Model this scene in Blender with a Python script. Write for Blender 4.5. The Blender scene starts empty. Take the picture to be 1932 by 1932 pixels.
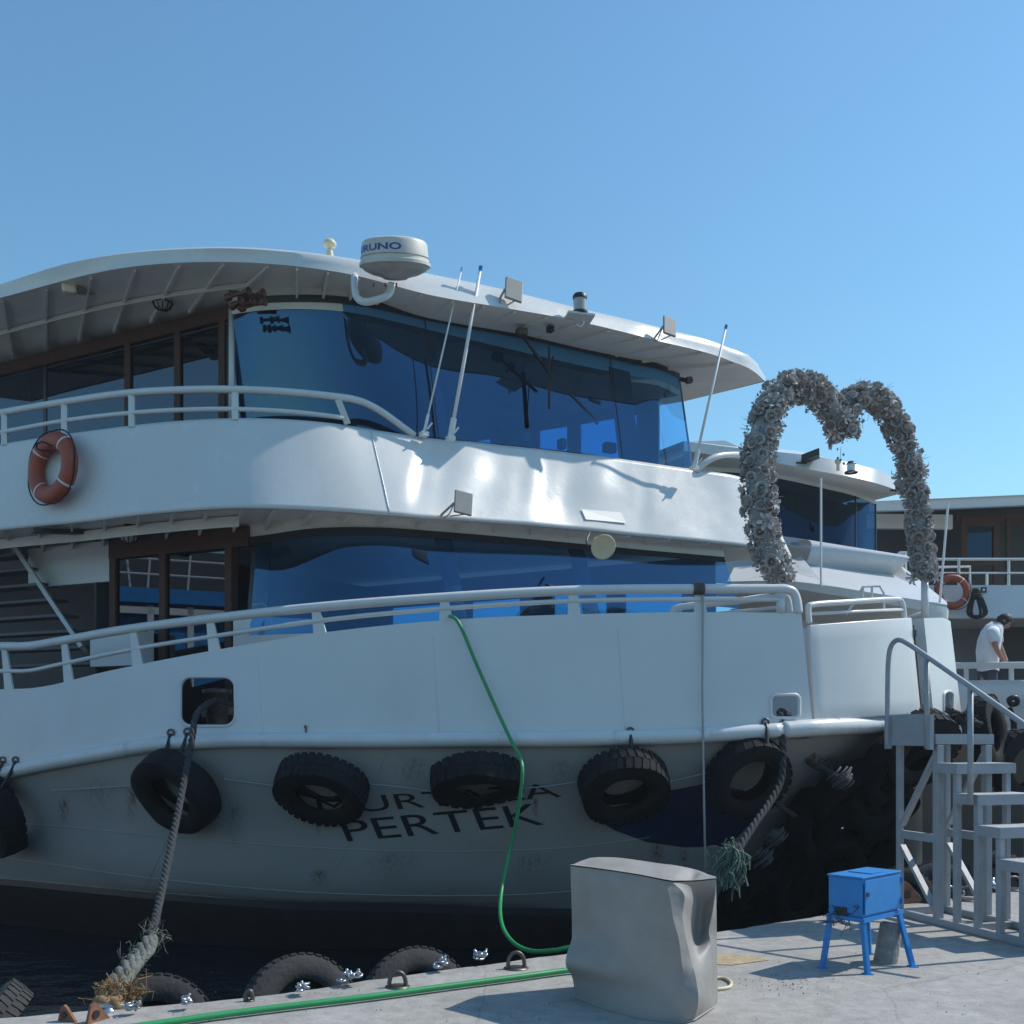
import bpy, bmesh, math, random
from mathutils import Vector, Matrix
from mathutils.bvhtree import BVHTree
random.seed(7)
sc = bpy.context.scene
COL = sc.collection
# ------------------------------------------------------------------ camera
F = 1932.0; CX = 966.0; HZ = 1385.0; CAMZ = 1.6        # photo measured on a 1932 px frame, horizon at 1385
cam_d = bpy.data.cameras.new('camera'); cam = bpy.data.objects.new('camera', cam_d); COL.objects.link(cam)
cam.location = (0, 0, CAMZ); cam.rotation_euler = (math.radians(90), 0, 0)
cam_d.sensor_width = 36; cam_d.lens = 36.0; cam_d.shift_y = (HZ - CX) / F
cam_d.clip_start = 0.1; cam_d.clip_end = 4000
sc.camera = cam
# ------------------------------------------------------------------ sky, sun, exposure
SUN_EL = math.radians(46); SUN_AZ = math.radians(72)     # azimuth from +Y towards +X
w = bpy.data.worlds.new('World'); sc.world = w; w.use_nodes = True
nt = w.node_tree; nt.nodes.clear()
sky = nt.nodes.new('ShaderNodeTexSky'); sky.sky_type = 'NISHITA'; sky.sun_disc = False
sky.sun_elevation = SUN_EL; sky.sun_rotation = SUN_AZ
sky.air_density = 1.5; sky.dust_density = 0.25; sky.ozone_density = 4.0; sky.altitude = 0
wb = nt.nodes.new('ShaderNodeMix'); wb.data_type = 'RGBA'; wb.blend_type = 'MULTIPLY'; wb.inputs[0].default_value = 1.0; wb.inputs[7].default_value = (0.77, 1.05, 1.12, 1)   # the photo's cool white balance, even over the whole sky
bg = nt.nodes.new('ShaderNodeBackground'); bg.inputs['Strength'].default_value = 0.132
wo = nt.nodes.new('ShaderNodeOutputWorld')
nt.links.new(sky.outputs[0], wb.inputs[6]); nt.links.new(wb.outputs[2], bg.inputs[0]); nt.links.new(bg.outputs[0], wo.inputs[0])
sun_d = bpy.data.lights.new('sun', 'SUN'); sun = bpy.data.objects.new('sun', sun_d); COL.objects.link(sun)
sun_d.energy = 3.9; sun_d.angle = math.radians(0.53); sun_d.color = (1.0, 0.95, 0.87)
sdir = Vector((math.sin(SUN_AZ) * math.cos(SUN_EL), math.cos(SUN_AZ) * math.cos(SUN_EL), math.sin(SUN_EL)))
sun.rotation_euler = sdir.to_track_quat('Z', 'Y').to_euler(); sun.location = sdir * 40
sc.view_settings.view_transform = 'Standard'; sc.view_settings.look = 'None'
sc.view_settings.exposure = 0.0; sc.view_settings.gamma = 1.0
sc.render.engine = 'CYCLES'
sc.cycles.use_denoising = True
sc.cycles.max_bounces = 6; sc.cycles.diffuse_bounces = 3; sc.cycles.glossy_bounces = 4; sc.cycles.transparent_max_bounces = 10; sc.cycles.volume_bounces = 0
# ------------------------------------------------------------------ helpers
I4 = Matrix.Identity(4); WM = {}
def P(x, y, d): return Vector(((x - CX) / F * d, d, CAMZ + (HZ - y) / F * d))
def G(x, y, z=0.0):                                     # point of the photo standing on the level z
    d = (CAMZ - z) * F / (y - HZ); return P(x, y, d)
def put(o, parent=None, M=None):
    M = M or I4
    COL.objects.link(o)
    if parent is not None:
        o.parent = parent; o.matrix_parent_inverse = WM[parent].inverted()
    o.matrix_basis = M; WM[o] = M
    return o
def tag(o, label=None, cat=None, group=None, kind=None):
    if label: o['label'] = label
    if cat: o['category'] = cat
    if group: o['group'] = group
    if kind: o['kind'] = kind
    return o
def thing(name, loc, label, cat, group=None):
    e = bpy.data.objects.new(name, None); e.empty_display_size = 0.1
    put(e, None, Matrix.Translation(Vector(loc))); return tag(e, label, cat, group)
def mesh(name, V, Fc, mat, parent=None, smooth=False, M=None, auto=None):
    me = bpy.data.meshes.new(name); me.from_pydata([tuple(v) for v in V], [], Fc); me.update()
    if mat: me.materials.append(mat)
    if smooth:
        me.polygons.foreach_set('use_smooth', [True] * len(me.polygons))
    o = bpy.data.objects.new(name, me); put(o, parent, M)
    if auto is not None and smooth: me.set_sharp_from_angle(angle=math.radians(auto))
    return o
def inst(o, name, parent=None, M=None):                 # shares mesh data
    c = bpy.data.objects.new(name, o.data); return put(c, parent, M)
class MB:                                               # collects shapes for ONE mesh
    def __init__(s): s.V = []; s.F = []
    def add(s, V, Fc):
        n = len(s.V); s.V += [Vector(v) for v in V]; s.F += [tuple(i + n for i in f) for f in Fc]; return s
    def grid(s, rows, closed=False, close_rows=False):
        n = len(s.V); R = len(rows); C_ = len(rows[0])
        for r in rows: s.V += [Vector(v) for v in r]
        for i in range(R if close_rows else R - 1):
            for j in range(C_ if closed else C_ - 1):
                a = i * C_ + j; b = i * C_ + (j + 1) % C_; i2 = (i + 1) % R
                s.F.append((n + a, n + b, n + i2 * C_ + (j + 1) % C_, n + i2 * C_ + j))
        return s
    def obox(s, o, a, b, c):                            # corner + three edge vectors
        o, a, b, c = map(Vector, (o, a, b, c))
        if a.cross(b).dot(c) < 0: a, b = b, a
        V = [o, o + a, o + a + b, o + b]; V += [v + c for v in V]
        return s.add(V, [(3, 2, 1, 0), (4, 5, 6, 7), (0, 1, 5, 4), (1, 2, 6, 5), (2, 3, 7, 6), (3, 0, 4, 7)])
    def box(s, c, sx, sy, sz, rz=0):
        u = Vector((math.cos(rz), math.sin(rz), 0)); v = Vector((-u.y, u.x, 0)); c = Vector(c)
        return s.obox(c - u * sx / 2 - v * sy / 2 - Vector((0, 0, sz / 2)), u * sx, v * sy, (0, 0, sz))
    def bar(s, p, q, w_, h, up=(0, 0, 1)):
        p, q = Vector(p), Vector(q); t = (q - p).normalized(); up = Vector(up)
        sd = t.cross(up)
        if sd.length < 1e-4: sd = t.cross(Vector((1, 0, 0)))
        sd.normalize(); u2 = sd.cross(t)
        return s.obox(p - sd * w_ / 2 - u2 * h / 2, q - p, sd * w_, u2 * h)
    def tube(s, pts, r, n=8, closed=False, cap=True):
        pts = [Vector(p) for p in pts]; N = len(pts); rows = []
        rr = r if hasattr(r, '__len__') else [r] * N
        pu = None
        for i, p in enumerate(pts):
            if closed: t = pts[(i + 1) % N] - pts[i - 1]
            else: t = pts[min(i + 1, N - 1)] - pts[max(i - 1, 0)]
            t.normalize()
            if pu is None:
                pu = t.cross(Vector((0, 0, 1)))
                if pu.length < 1e-3: pu = t.cross(Vector((1, 0, 0)))
            pu = pu - t * pu.dot(t); pu.normalize(); pv = t.cross(pu)
            rows.append([p + (pu * math.cos(k * 2 * math.pi / n) + pv * math.sin(k * 2 * math.pi / n)) * rr[i] for k in range(n)])
        b = len(s.V)
        s.grid(rows, closed=True, close_rows=closed)
        if cap and not closed:
            s.F.append(tuple(b + k for k in range(n))[::-1]); s.F.append(tuple(b + (N - 1) * n + k for k in range(n)))
        return s
    def lathe(s, prof, M=None, n=32):                   # prof (r, z) about local Z
        M = M or I4; rows = []
        for r, z in prof:
            rows.append([M @ Vector((r * math.cos(k * 2 * math.pi / n), r * math.sin(k * 2 * math.pi / n), z)) for k in range(n)])
        return s.grid(rows, closed=True)
    def make(s, name, mat, parent=None, smooth=False, M=None, auto=None):
        return mesh(name, s.V, s.F, mat, parent, smooth, M, auto)
def frame(o, z, up=(0, 0, 1)):                          # matrix with local Z along z
    z = Vector(z).normalized(); x = Vector(up).cross(z)
    if x.length < 1e-4: x = Vector((1, 0, 0))
    x.normalize(); y = z.cross(x)
    M = Matrix((x, y, z)).transposed().to_4x4(); M.translation = Vector(o); return M
def bevel(o, wdt, seg=2):
    m = o.modifiers.new('bevel', 'BEVEL'); m.width = wdt; m.segments = seg; m.limit_method = 'ANGLE'; return o
def solid(o, t, off=-1):
    m = o.modifiers.new('solid', 'SOLIDIFY'); m.thickness = t; m.offset = off; return o
class Cv:                                               # smooth curve through (x, y, depth) photo measurements
    def __init__(s, pts): s.p = sorted(pts); s.x0 = s.p[0][0]; s.x1 = s.p[-1][0]
    def _h(s, x, k):
        p = s.p; n = len(p); i = 0
        while i < n - 2 and x > p[i + 1][0]: i += 1
        def sl(a): return (p[a + 1][k] - p[a][k]) / (p[a + 1][0] - p[a][0])
        def m(a):
            if a == 0: return sl(0)
            if a == n - 1: return sl(n - 2)
            u, v = sl(a - 1), sl(a)
            h0 = p[a][0] - p[a - 1][0]; h1 = p[a + 1][0] - p[a][0]
            return (u * h1 + v * h0) / (h0 + h1)
        h = p[i + 1][0] - p[i][0]; t = (x - p[i][0]) / h
        if t < 0: return p[i][k] + sl(i) * (x - p[i][0])
        if t > 1: return p[i + 1][k] + sl(i) * (x - p[i + 1][0])
        return ((2 * t**3 - 3 * t**2 + 1) * p[i][k] + (t**3 - 2 * t**2 + t) * h * m(i)
                + (-2 * t**3 + 3 * t**2) * p[i + 1][k] + (t**3 - t**2) * h * m(i + 1))
    def at(s, x): return P(x, s._h(x, 1), s._h(x, 2))
    def y(s, x): return s._h(x, 1)
    def d(s, x): return s._h(x, 2)
    def samp(s, n, x0=None, x1=None):
        x0 = s.x0 if x0 is None else x0; x1 = s.x1 if x1 is None else x1
        return [s.at(x0 + (x1 - x0) * i / (n - 1)) for i in range(n)]
def spline(pts, n=6, closed=False):                     # catmull-rom through world points
    pts = [Vector(p) for p in pts]; N = len(pts); out = []
    for i in range(N if closed else N - 1):
        if closed: a, b, c, d = pts[i - 1], pts[i], pts[(i + 1) % N], pts[(i + 2) % N]
        else: a, b, c, d = pts[max(i - 1, 0)], pts[i], pts[i + 1], pts[min(i + 2, N - 1)]
        for k in range(n):
            t = k / n
            out.append(0.5 * ((2 * b) + (c - a) * t + (2 * a - 5 * b + 4 * c - d) * t * t + (3 * b - a - 3 * c + d) * t**3))
    if not closed: out.append(pts[-1])
    return out
def resamp(pts, step):
    out = [pts[0].copy()]; acc = 0
    for a, b in zip(pts, pts[1:]):
        L = (b - a).length; pos = step - acc
        while pos <= L: out.append(a.lerp(b, pos / L)); pos += step
        acc = (acc + L) % step
    out.append(pts[-1].copy()); return out
def lerp_rows(A, B, n, f=None):
    rows = []
    for i in range(n + 1):
        t = i / n
        rows.append([a.lerp(b, t) + (f(t, j / (len(A) - 1)) if f else Vector()) for j, (a, b) in enumerate(zip(A, B))])
    return rows
def text_shape(body, cuts=2, bold=0.0):
    cu = bpy.data.curves.new('lettering', 'FONT'); cu.body = body; cu.resolution_u = 4; cu.offset = bold
    o = bpy.data.objects.new('lettering_tmp', cu); COL.objects.link(o)
    dg = bpy.context.evaluated_depsgraph_get(); dg.update()
    me = bpy.data.meshes.new_from_object(o.evaluated_get(dg))
    bpy.data.objects.remove(o); bpy.data.curves.remove(cu)
    bm = bmesh.new(); bm.from_mesh(me); bpy.data.meshes.remove(me)
    bmesh.ops.triangulate(bm, faces=bm.faces[:])
    for _ in range(cuts):
        ed = [e for e in bm.edges if e.calc_length() > 0.12]
        bmesh.ops.subdivide_edges(bm, edges=ed, cuts=1); bmesh.ops.triangulate(bm, faces=bm.faces[:])
    V = [v.co.copy() for v in bm.verts]; bm.verts.index_update(); Fc = [tuple(v.index for v in f.verts) for f in bm.faces]; bm.free()
    x0 = min(v.x for v in V); x1 = max(v.x for v in V); y0 = min(v.y for v in V); y1 = max(v.y for v in V)
    return [((v.x - x0) / (x1 - x0), (v.y - y0) / (y1 - y0)) for v in V], Fc
# ------------------------------------------------------------------ materials
def mat(name, base, rough=0.5, metal=0.0, var=0.0, vscale=4.0, bump=0.0, bscale=30.0, spec=0.5, stain=None, stain_amt=0.0, sscale=1.5, coat=0.0, rvar=0.0):
    m = bpy.data.materials.new(name); m.use_nodes = True; t = m.node_tree; N = t.nodes; L = t.links
    b = N['Principled BSDF']; b.inputs['Roughness'].default_value = rough; b.inputs['Metallic'].default_value = metal
    b.inputs['Specular IOR Level'].default_value = spec; b.inputs['Coat Weight'].default_value = coat
    b.inputs['Base Color'].default_value = (*base, 1)
    tc = N.new('ShaderNodeTexCoord'); src = None
    if var > 0 or stain:
        n = N.new('ShaderNodeTexNoise'); n.inputs['Scale'].default_value = vscale; n.inputs['Detail'].default_value = 6; n.inputs['Roughness'].default_value = 0.62
        L.new(tc.outputs['Object'], n.inputs['Vector'])
        r = N.new('ShaderNodeMapRange'); r.inputs[1].default_value = 0.3; r.inputs[2].default_value = 0.7
        r.inputs[3].default_value = 1 - var; r.inputs[4].default_value = 1 + var * 0.5; L.new(n.outputs['Fac'], r.inputs[0])
        mx = N.new('ShaderNodeMix'); mx.data_type = 'RGBA'; mx.blend_type = 'MULTIPLY'; mx.inputs[0].default_value = 1
        mx.inputs[6].default_value = (*base, 1); L.new(r.outputs[0], mx.inputs[7]); src = mx.outputs[2]
        if stain:
            n2 = N.new('ShaderNodeTexNoise'); n2.inputs['Scale'].default_value = sscale; n2.inputs['Detail'].default_value = 9; n2.inputs['Roughness'].default_value = 0.72
            mp = N.new('ShaderNodeMapping'); mp.inputs['Scale'].default_value = (1, 1, 0.35); L.new(tc.outputs['Object'], mp.inputs[0]); L.new(mp.outputs[0], n2.inputs['Vector'])
            r2 = N.new('ShaderNodeMapRange'); r2.inputs[1].default_value = 0.56; r2.inputs[2].default_value = 0.74; r2.inputs[3].default_value = 0; r2.inputs[4].default_value = stain_amt
            L.new(n2.outputs['Fac'], r2.inputs[0])
            m2 = N.new('ShaderNodeMix'); m2.data_type = 'RGBA'; L.new(r2.outputs[0], m2.inputs[0]); L.new(src, m2.inputs[6]); m2.inputs[7].default_value = (*stain, 1); src = m2.outputs[2]
        L.new(src, b.inputs['Base Color'])
        if rvar > 0:
            r3 = N.new('ShaderNodeMapRange'); r3.inputs[1].default_value = 0.3; r3.inputs[2].default_value = 0.7; r3.inputs[3].default_value = rough - rvar; r3.inputs[4].default_value = rough + rvar
            L.new(n.outputs['Fac'], r3.inputs[0]); L.new(r3.outputs[0], b.inputs['Roughness'])
    if bump > 0:
        nb = N.new('ShaderNodeTexNoise'); nb.inputs['Scale'].default_value = bscale; nb.inputs['Detail'].default_value = 5
        L.new(tc.outputs['Object'], nb.inputs['Vector'])
        bp = N.new('ShaderNodeBump'); bp.inputs['Strength'].default_value = bump; bp.inputs['Distance'].default_value = 0.02
        L.new(nb.outputs['Fac'], bp.inputs['Height']); L.new(bp.outputs[0], b.inputs['Normal'])
    return m
def glass(name, tint, refl=(0.31, 0.62, 1.0), ior=2.3, bump=0.0):
    m = bpy.data.materials.new(name); m.use_nodes = True; t = m.node_tree; N = t.nodes; L = t.links; N.clear()
    o = N.new('ShaderNodeOutputMaterial'); mx = N.new('ShaderNodeMixShader'); tr = N.new('ShaderNodeBsdfTransparent'); gl = N.new('ShaderNodeBsdfGlossy'); fr = N.new('ShaderNodeLayerWeight'); fr.inputs[0].default_value = 0.5; f0 = ((ior - 1) / (ior + 1)) ** 2
    tr.inputs[0].default_value = (*tint, 1); gl.inputs[0].default_value = (*refl, 1); gl.inputs['Roughness'].default_value = 0.0
    pw = N.new('ShaderNodeMath'); pw.operation = 'POWER'; pw.inputs[1].default_value = 5; L.new(fr.outputs['Facing'], pw.inputs[0])
    fm = N.new('ShaderNodeMapRange'); fm.inputs[3].default_value = f0; fm.inputs[4].default_value = 1.0; L.new(pw.outputs[0], fm.inputs[0])
    L.new(fm.outputs[0], mx.inputs[0]); L.new(tr.outputs[0], mx.inputs[1]); L.new(gl.outputs[0], mx.inputs[2]); L.new(mx.outputs[0], o.inputs[0])
    if bump:
        tc = N.new('ShaderNodeTexCoord'); nb = N.new('ShaderNodeTexNoise'); nb.inputs['Scale'].default_value = 0.8; nb.inputs['Detail'].default_value = 1
        bp = N.new('ShaderNodeBump'); bp.inputs['Strength'].default_value = bump; bp.inputs['Distance'].default_value = 0.05
        L.new(tc.outputs['Object'], nb.inputs['Vector']); L.new(nb.outputs['Fac'], bp.inputs['Height']); L.new(bp.outputs[0], gl.inputs['Normal'])
    return m
M_WHITE = mat('white_paint', (0.70, 0.70, 0.69), 0.32, var=0.05, vscale=1.3, bump=0.03, bscale=9, stain=(0.45, 0.36, 0.27), stain_amt=0.12, sscale=1.2)
M_BAND = mat('glossy_white_paint', (0.70, 0.70, 0.69), 0.25, var=0.03, vscale=2.1, rvar=0.06, bump=0.05, bscale=22)
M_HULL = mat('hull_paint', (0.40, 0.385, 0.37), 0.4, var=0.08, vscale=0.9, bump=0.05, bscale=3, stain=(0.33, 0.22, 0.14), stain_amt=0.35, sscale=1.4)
M_RAIL = mat('rub_rail_paint', (0.70, 0.70, 0.69), 0.25, var=0.06, vscale=3, bump=0.08, bscale=12, stain=(0.06, 0.05, 0.045), stain_amt=0.35, sscale=2.6)
M_SCUFF = mat('scuffed_rail_paint', (0.70, 0.70, 0.69), 0.3, var=0.1, vscale=6, bump=0.2, bscale=14, stain=(0.05, 0.04, 0.035), stain_amt=0.95, sscale=3.4)
M_SOFF = mat('soffit_paint', (0.78, 0.76, 0.70), 0.5, var=0.06, vscale=2, stain=(0.35, 0.24, 0.14), stain_amt=0.25, sscale=2.5)
M_RLW = mat('rail_white_paint', (0.70, 0.70, 0.69), 0.28, var=0.04, vscale=5)
M_GLASS = glass('blue_tinted_glass', (0.34, 0.62, 0.86), bump=0.06)
M_GLASS2 = glass('thin_tinted_glass', (0.28, 0.52, 0.72), ior=1.3)
M_DGLASS = glass('dark_door_glass', (0.10, 0.17, 0.25), refl=(.8, .9, 1.0), ior=2.0)
M_SMOKE = glass('smoked_glass', (0.10, 0.12, 0.16), ior=1.7)
M_FRAME = mat('black_window_frame', (0.02, 0.022, 0.028), 0.35)
M_WOOD = mat('brown_wood', (0.085, 0.03, 0.016), 0.65, var=0.25, vscale=9)
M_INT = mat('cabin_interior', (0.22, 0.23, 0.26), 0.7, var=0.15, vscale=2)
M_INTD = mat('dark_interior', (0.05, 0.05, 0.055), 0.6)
M_RUB = mat('black_rubber', (0.012, 0.013, 0.015), 0.85, var=0.35, vscale=6, bump=0.3, bscale=22, spec=0.3, stain=(0.07, 0.065, 0.06), stain_amt=0.4, sscale=5)
M_RUBD = mat('shade_black_rubber', (0.008, 0.009, 0.011), 0.95, var=0.2, vscale=6, spec=0.1)  # darker rubber copy for the stem tyres, bow shade put into the colour
M_RUBG = mat('dusty_rubber', (0.042, 0.04, 0.04), 0.85, var=0.3, vscale=5, bump=0.3, bscale=25)
M_BOOT = mat('black_boot_paint', (0.018, 0.02, 0.025), 0.4)
M_ANTI = mat('antifouling_paint', (0.028, 0.018, 0.018), 0.7, var=0.4, vscale=4)
M_LETT = mat('dark_lettering_paint', (0.014, 0.018, 0.026), 0.4)
M_NAVY = mat('navy_paint', (0.008, 0.025, 0.085), 0.35, var=0.3, vscale=2.5)
M_BLUE = mat('blue_paint', (0.014, 0.22, 0.58), 0.38, var=0.12, vscale=7, bump=0.05, bscale=40, stain=(0.02, 0.05, 0.12), stain_amt=0.5, sscale=5)
M_CONC = None
M_ALU = mat('aluminium', (0.36, 0.375, 0.40), 0.55, metal=0.2, var=0.12, vscale=8, bump=0.06, bscale=30)
M_ALUT = mat('chequer_tread', (0.55, 0.56, 0.58), 0.5, metal=0.6, var=0.2, vscale=30, bump=0.6, bscale=90)
M_STEEL = mat('galvanised_steel', (0.5, 0.52, 0.55), 0.35, metal=0.9, var=0.3, vscale=20)
M_DSTEEL = mat('weathered_steel', (0.16, 0.14, 0.13), 0.45, metal=0.8, var=0.3, vscale=14)
M_RUST = mat('rust', (0.26, 0.12, 0.07), 0.85, var=0.45, vscale=12, bump=0.3, bscale=40)
M_TARP = mat('grey_tarpaulin', (0.31, 0.29, 0.27), 0.55, var=0.14, vscale=4, bump=0.2, bscale=11, stain=(0.22, 0.20, 0.18), stain_amt=0.35, sscale=4)
M_HOSE = mat('green_hose', (0.03, 0.30, 0.10), 0.42, var=0.12, vscale=8)
M_ROPE = mat('grey_rope', (0.052, 0.056, 0.06), 0.95, var=0.35, vscale=18, bump=0.6, bscale=90)
M_ROPEG = mat('green_frayed_rope', (0.15, 0.22, 0.17), 0.95, var=0.5, vscale=14)
M_ROPEE = mat('weathered_rope', (0.17, 0.185, 0.165), 0.95, var=0.6, vscale=22, bump=.6, bscale=120)
M_ROPEY = mat('rusty_rope', (0.32, 0.20, 0.10), 0.95, var=0.4, vscale=18)
M_LINE = mat('thin_line', (0.38, 0.38, 0.37), 0.9)
M_DROPE = mat('black_rope', (0.02, 0.02, 0.022), 0.9)
M_ORNG = mat('orange_ring', (0.42, 0.075, 0.03), 0.5, var=0.15, vscale=8)
M_REFL = mat('reflective_tape', (0.72, 0.70, 0.66), 0.4)
M_RADM = mat('radome_plastic', (0.66, 0.62, 0.56), 0.5, var=0.15, vscale=4, stain=(0.25, 0.21, 0.17), stain_amt=0.4, sscale=3)
M_RADB = mat('radome_base_plastic', (0.42, 0.41, 0.40), 0.6, var=0.2, vscale=6)
M_BLET = mat('blue_lettering', (0.01, 0.07, 0.32), 0.4)
M_FLOOD = mat('floodlight_back', (0.30, 0.295, 0.28), 0.5, var=0.1, vscale=6)
M_BLACK = mat('black_plastic', (0.02, 0.02, 0.022), 0.45)
M_LENS = mat('clear_lens', (0.45, 0.43, 0.42), 0.15)
M_HORN = mat('bronze_horn', (0.14, 0.055, 0.035), 0.4, metal=0.4)
M_CREAM = mat('cream_plastic', (0.72, 0.62, 0.42), 0.5)
M_PLAST = mat('white_plastic', (0.78, 0.78, 0.77), 0.5)
M_PETAL = mat('faded_petals', (0.60, 0.56, 0.54), 0.85, var=0.35, vscale=3.5)
M_PETAL2 = mat('pale_petals', (0.66, 0.62, 0.60), 0.85, var=0.3, vscale=5)
M_PETAL3 = mat('dusty_brown_petals', (0.55, 0.50, 0.47), 0.9, var=0.3, vscale=5)
M_LEAF = mat('faded_leaves', (0.33, 0.34, 0.35), 0.8, var=0.4, vscale=5)
M_SKIN = mat('skin', (0.36, 0.19, 0.13), 0.6)
M_HAIR = mat('dark_hair', (0.02, 0.014, 0.011), 0.6)
M_SHIRT = mat('white_shirt', (0.74, 0.75, 0.78), 0.9, var=0.06, vscale=9)
M_DENIM = mat('dark_trousers', (0.035, 0.045, 0.07), 0.9)
def concrete():
    m = bpy.data.materials.new('quay_concrete'); m.use_nodes = True; t = m.node_tree; N = t.nodes; L = t.links
    b = N['Principled BSDF']; b.inputs['Roughness'].default_value = 0.9
    tc = N.new('ShaderNodeTexCoord')
    def noise(s, d=6, r=0.6):
        n = N.new('ShaderNodeTexNoise'); n.inputs['Scale'].default_value = s; n.inputs['Detail'].default_value = d; n.inputs['Roughness'].default_value = r
        L.new(tc.outputs['Object'], n.inputs['Vector']); return n
    a = noise(0.7, 8, 0.65); c = noise(9, 8, 0.7); e = noise(60, 3)
    cr = N.new('ShaderNodeValToRGB'); cr.color_ramp.elements[0].position = 0.33; cr.color_ramp.elements[0].color = (0.32, 0.30, 0.275, 1)
    cr.color_ramp.elements[1].position = 0.66; cr.color_ramp.elements[1].color = (0.45, 0.43, 0.405, 1); L.new(a.outputs['Fac'], cr.inputs[0])
    r = N.new('ShaderNodeMapRange'); r.inputs[1].default_value = 0.3; r.inputs[2].default_value = 0.7; r.inputs[3].default_value = 0.72; r.inputs[4].default_value = 1.12; L.new(c.outputs['Fac'], r.inputs[0])
    mx = N.new('ShaderNodeMix'); mx.data_type = 'RGBA'; mx.blend_type = 'MULTIPLY'; mx.inputs[0].default_value = 1; L.new(cr.outputs[0], mx.inputs[6]); L.new(r.outputs[0], mx.inputs[7])
    r4 = N.new('ShaderNodeMapRange'); r4.inputs[1].default_value = 0.3; r4.inputs[2].default_value = 0.7; r4.inputs[3].default_value = 0.85; r4.inputs[4].default_value = 1.1; L.new(e.outputs['Fac'], r4.inputs[0])
    mx4 = N.new('ShaderNodeMix'); mx4.data_type = 'RGBA'; mx4.blend_type = 'MULTIPLY'; mx4.inputs[0].default_value = 1; L.new(mx.outputs[2], mx4.inputs[6]); L.new(r4.outputs[0], mx4.inputs[7])
    # dark spots and thin cracks
    v = N.new('ShaderNodeTexVoronoi'); v.feature = 'DISTANCE_TO_EDGE'; v.inputs['Scale'].default_value = 0.42
    wv = N.new('ShaderNodeMix'); wv.data_type = 'RGBA'; wv.inputs[0].default_value = 0.12; L.new(tc.outputs['Object'], wv.inputs[6]); L.new(noise(2.2, 5).outputs['Color'], wv.inputs[7]); L.new(wv.outputs[2], v.inputs['Vector'])
    rc = N.new('ShaderNodeMapRange'); rc.inputs[1].default_value = 0.0; rc.inputs[2].default_value = 0.003; rc.inputs[3].default_value = 0.35; rc.inputs[4].default_value = 0.0; L.new(v.outputs['Distance'], rc.inputs[0])
    sp = noise(3.1, 10, 0.8); rs = N.new('ShaderNodeMapRange'); rs.inputs[1].default_value = 0.58; rs.inputs[2].default_value = 0.76; rs.inputs[3].default_value = 0; rs.inputs[4].default_value = 0.55; L.new(sp.outputs['Fac'], rs.inputs[0])
    ad = N.new('ShaderNodeMath'); ad.operation = 'MAXIMUM'; L.new(rc.outputs[0], ad.inputs[0]); L.new(rs.outputs[0], ad.inputs[1])
    m3 = N.new('ShaderNodeMix'); m3.data_type = 'RGBA'; L.new(ad.outputs[0], m3.inputs[0]); L.new(mx4.outputs[2], m3.inputs[6]); m3.inputs[7].default_value = (0.13, 0.115, 0.10, 1)
    L.new(m3.outputs[2], b.inputs['Base Color'])
    bp = N.new('ShaderNodeBump'); bp.inputs['Strength'].default_value = 0.35; bp.inputs['Distance'].default_value = 0.01
    L.new(c.outputs['Fac'], bp.inputs['Height']); L.new(bp.outputs[0], b.inputs['Normal'])
    return m
M_CONC = concrete()
def water():
    m = bpy.data.materials.new('harbour_water'); m.use_nodes = True; t = m.node_tree; N = t.nodes; L = t.links
    b = N['Principled BSDF']; b.inputs['Base Color'].default_value = (0.012, 0.019, 0.024, 1); b.inputs['Roughness'].default_value = 0.06; b.inputs['IOR'].default_value = 1.33
    tc = N.new('ShaderNodeTexCoord'); n = N.new('ShaderNodeTexNoise'); n.inputs['Scale'].default_value = 2.2; n.inputs['Detail'].default_value = 4
    L.new(tc.outputs['Object'], n.inputs['Vector']); bp = N.new('ShaderNodeBump'); bp.inputs['Strength'].default_value = 0.6; bp.inputs['Distance'].default_value = 0.12
    L.new(n.outputs['Fac'], bp.inputs['Height']); L.new(bp.outputs[0], b.inputs['Normal']); return m
M_WATER = water()
# ------------------------------------------------------------------ setting: water and quay
ZW = -0.95
mesh('water', [(-900, -60, ZW), (900, -60, ZW), (900, 1800, ZW), (-900, 1800, ZW)], [(0, 1, 2, 3)], M_WATER)['kind'] = 'structure'
EP = [G(0, 1916), G(200, 1900), G(392, 1885), G(560, 1866), G(680, 1847), G(931, 1814), G(1150, 1784), G(1400, 1748), G(1600, 1716), G(1800, 1690), G(1932, 1676)]
qd = (EP[-1] - EP[0]).normalized(); qn = Vector((-qd.y, qd.x, 0))       # along the edge, out over the water
EP = [EP[0] - qd * 60, EP[0] - qd * 6] + EP + [EP[-1] + qd * 6, EP[-1] + qd * 60]
edge = resamp(EP, 0.12)
edge = [p + qn * (random.uniform(-.012, .012)) for p in edge if abs((p - Vector((0, 8, 0))).dot(qd)) < 12]
edge = [EP[0]] + edge + [EP[-1]]
def rowo(off, z): return [Vector((p.x, p.y, z)) + qn * off for p in edge]
far = [p - qd * 0 - qn * 60 for p in edge]
q = MB().grid([[Vector((p.x, p.y, 0)) for p in far], rowo(-0.35, 0.0), rowo(-0.05, -0.004), rowo(-0.012, -0.016), rowo(0.0, -0.05), rowo(0.0, -3.0)])
q.make('quay', M_CONC, None, True, auto=40)['kind'] = 'structure'
bounce_cut_road = [edge[0] - qn * 4.7, edge[-1] - qn * 4.7, edge[-1] - qn * 59, edge[0] - qn * 59]  # unseen dark asphalt, added to cut sunlight bounced from the quay onto the hull
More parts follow.
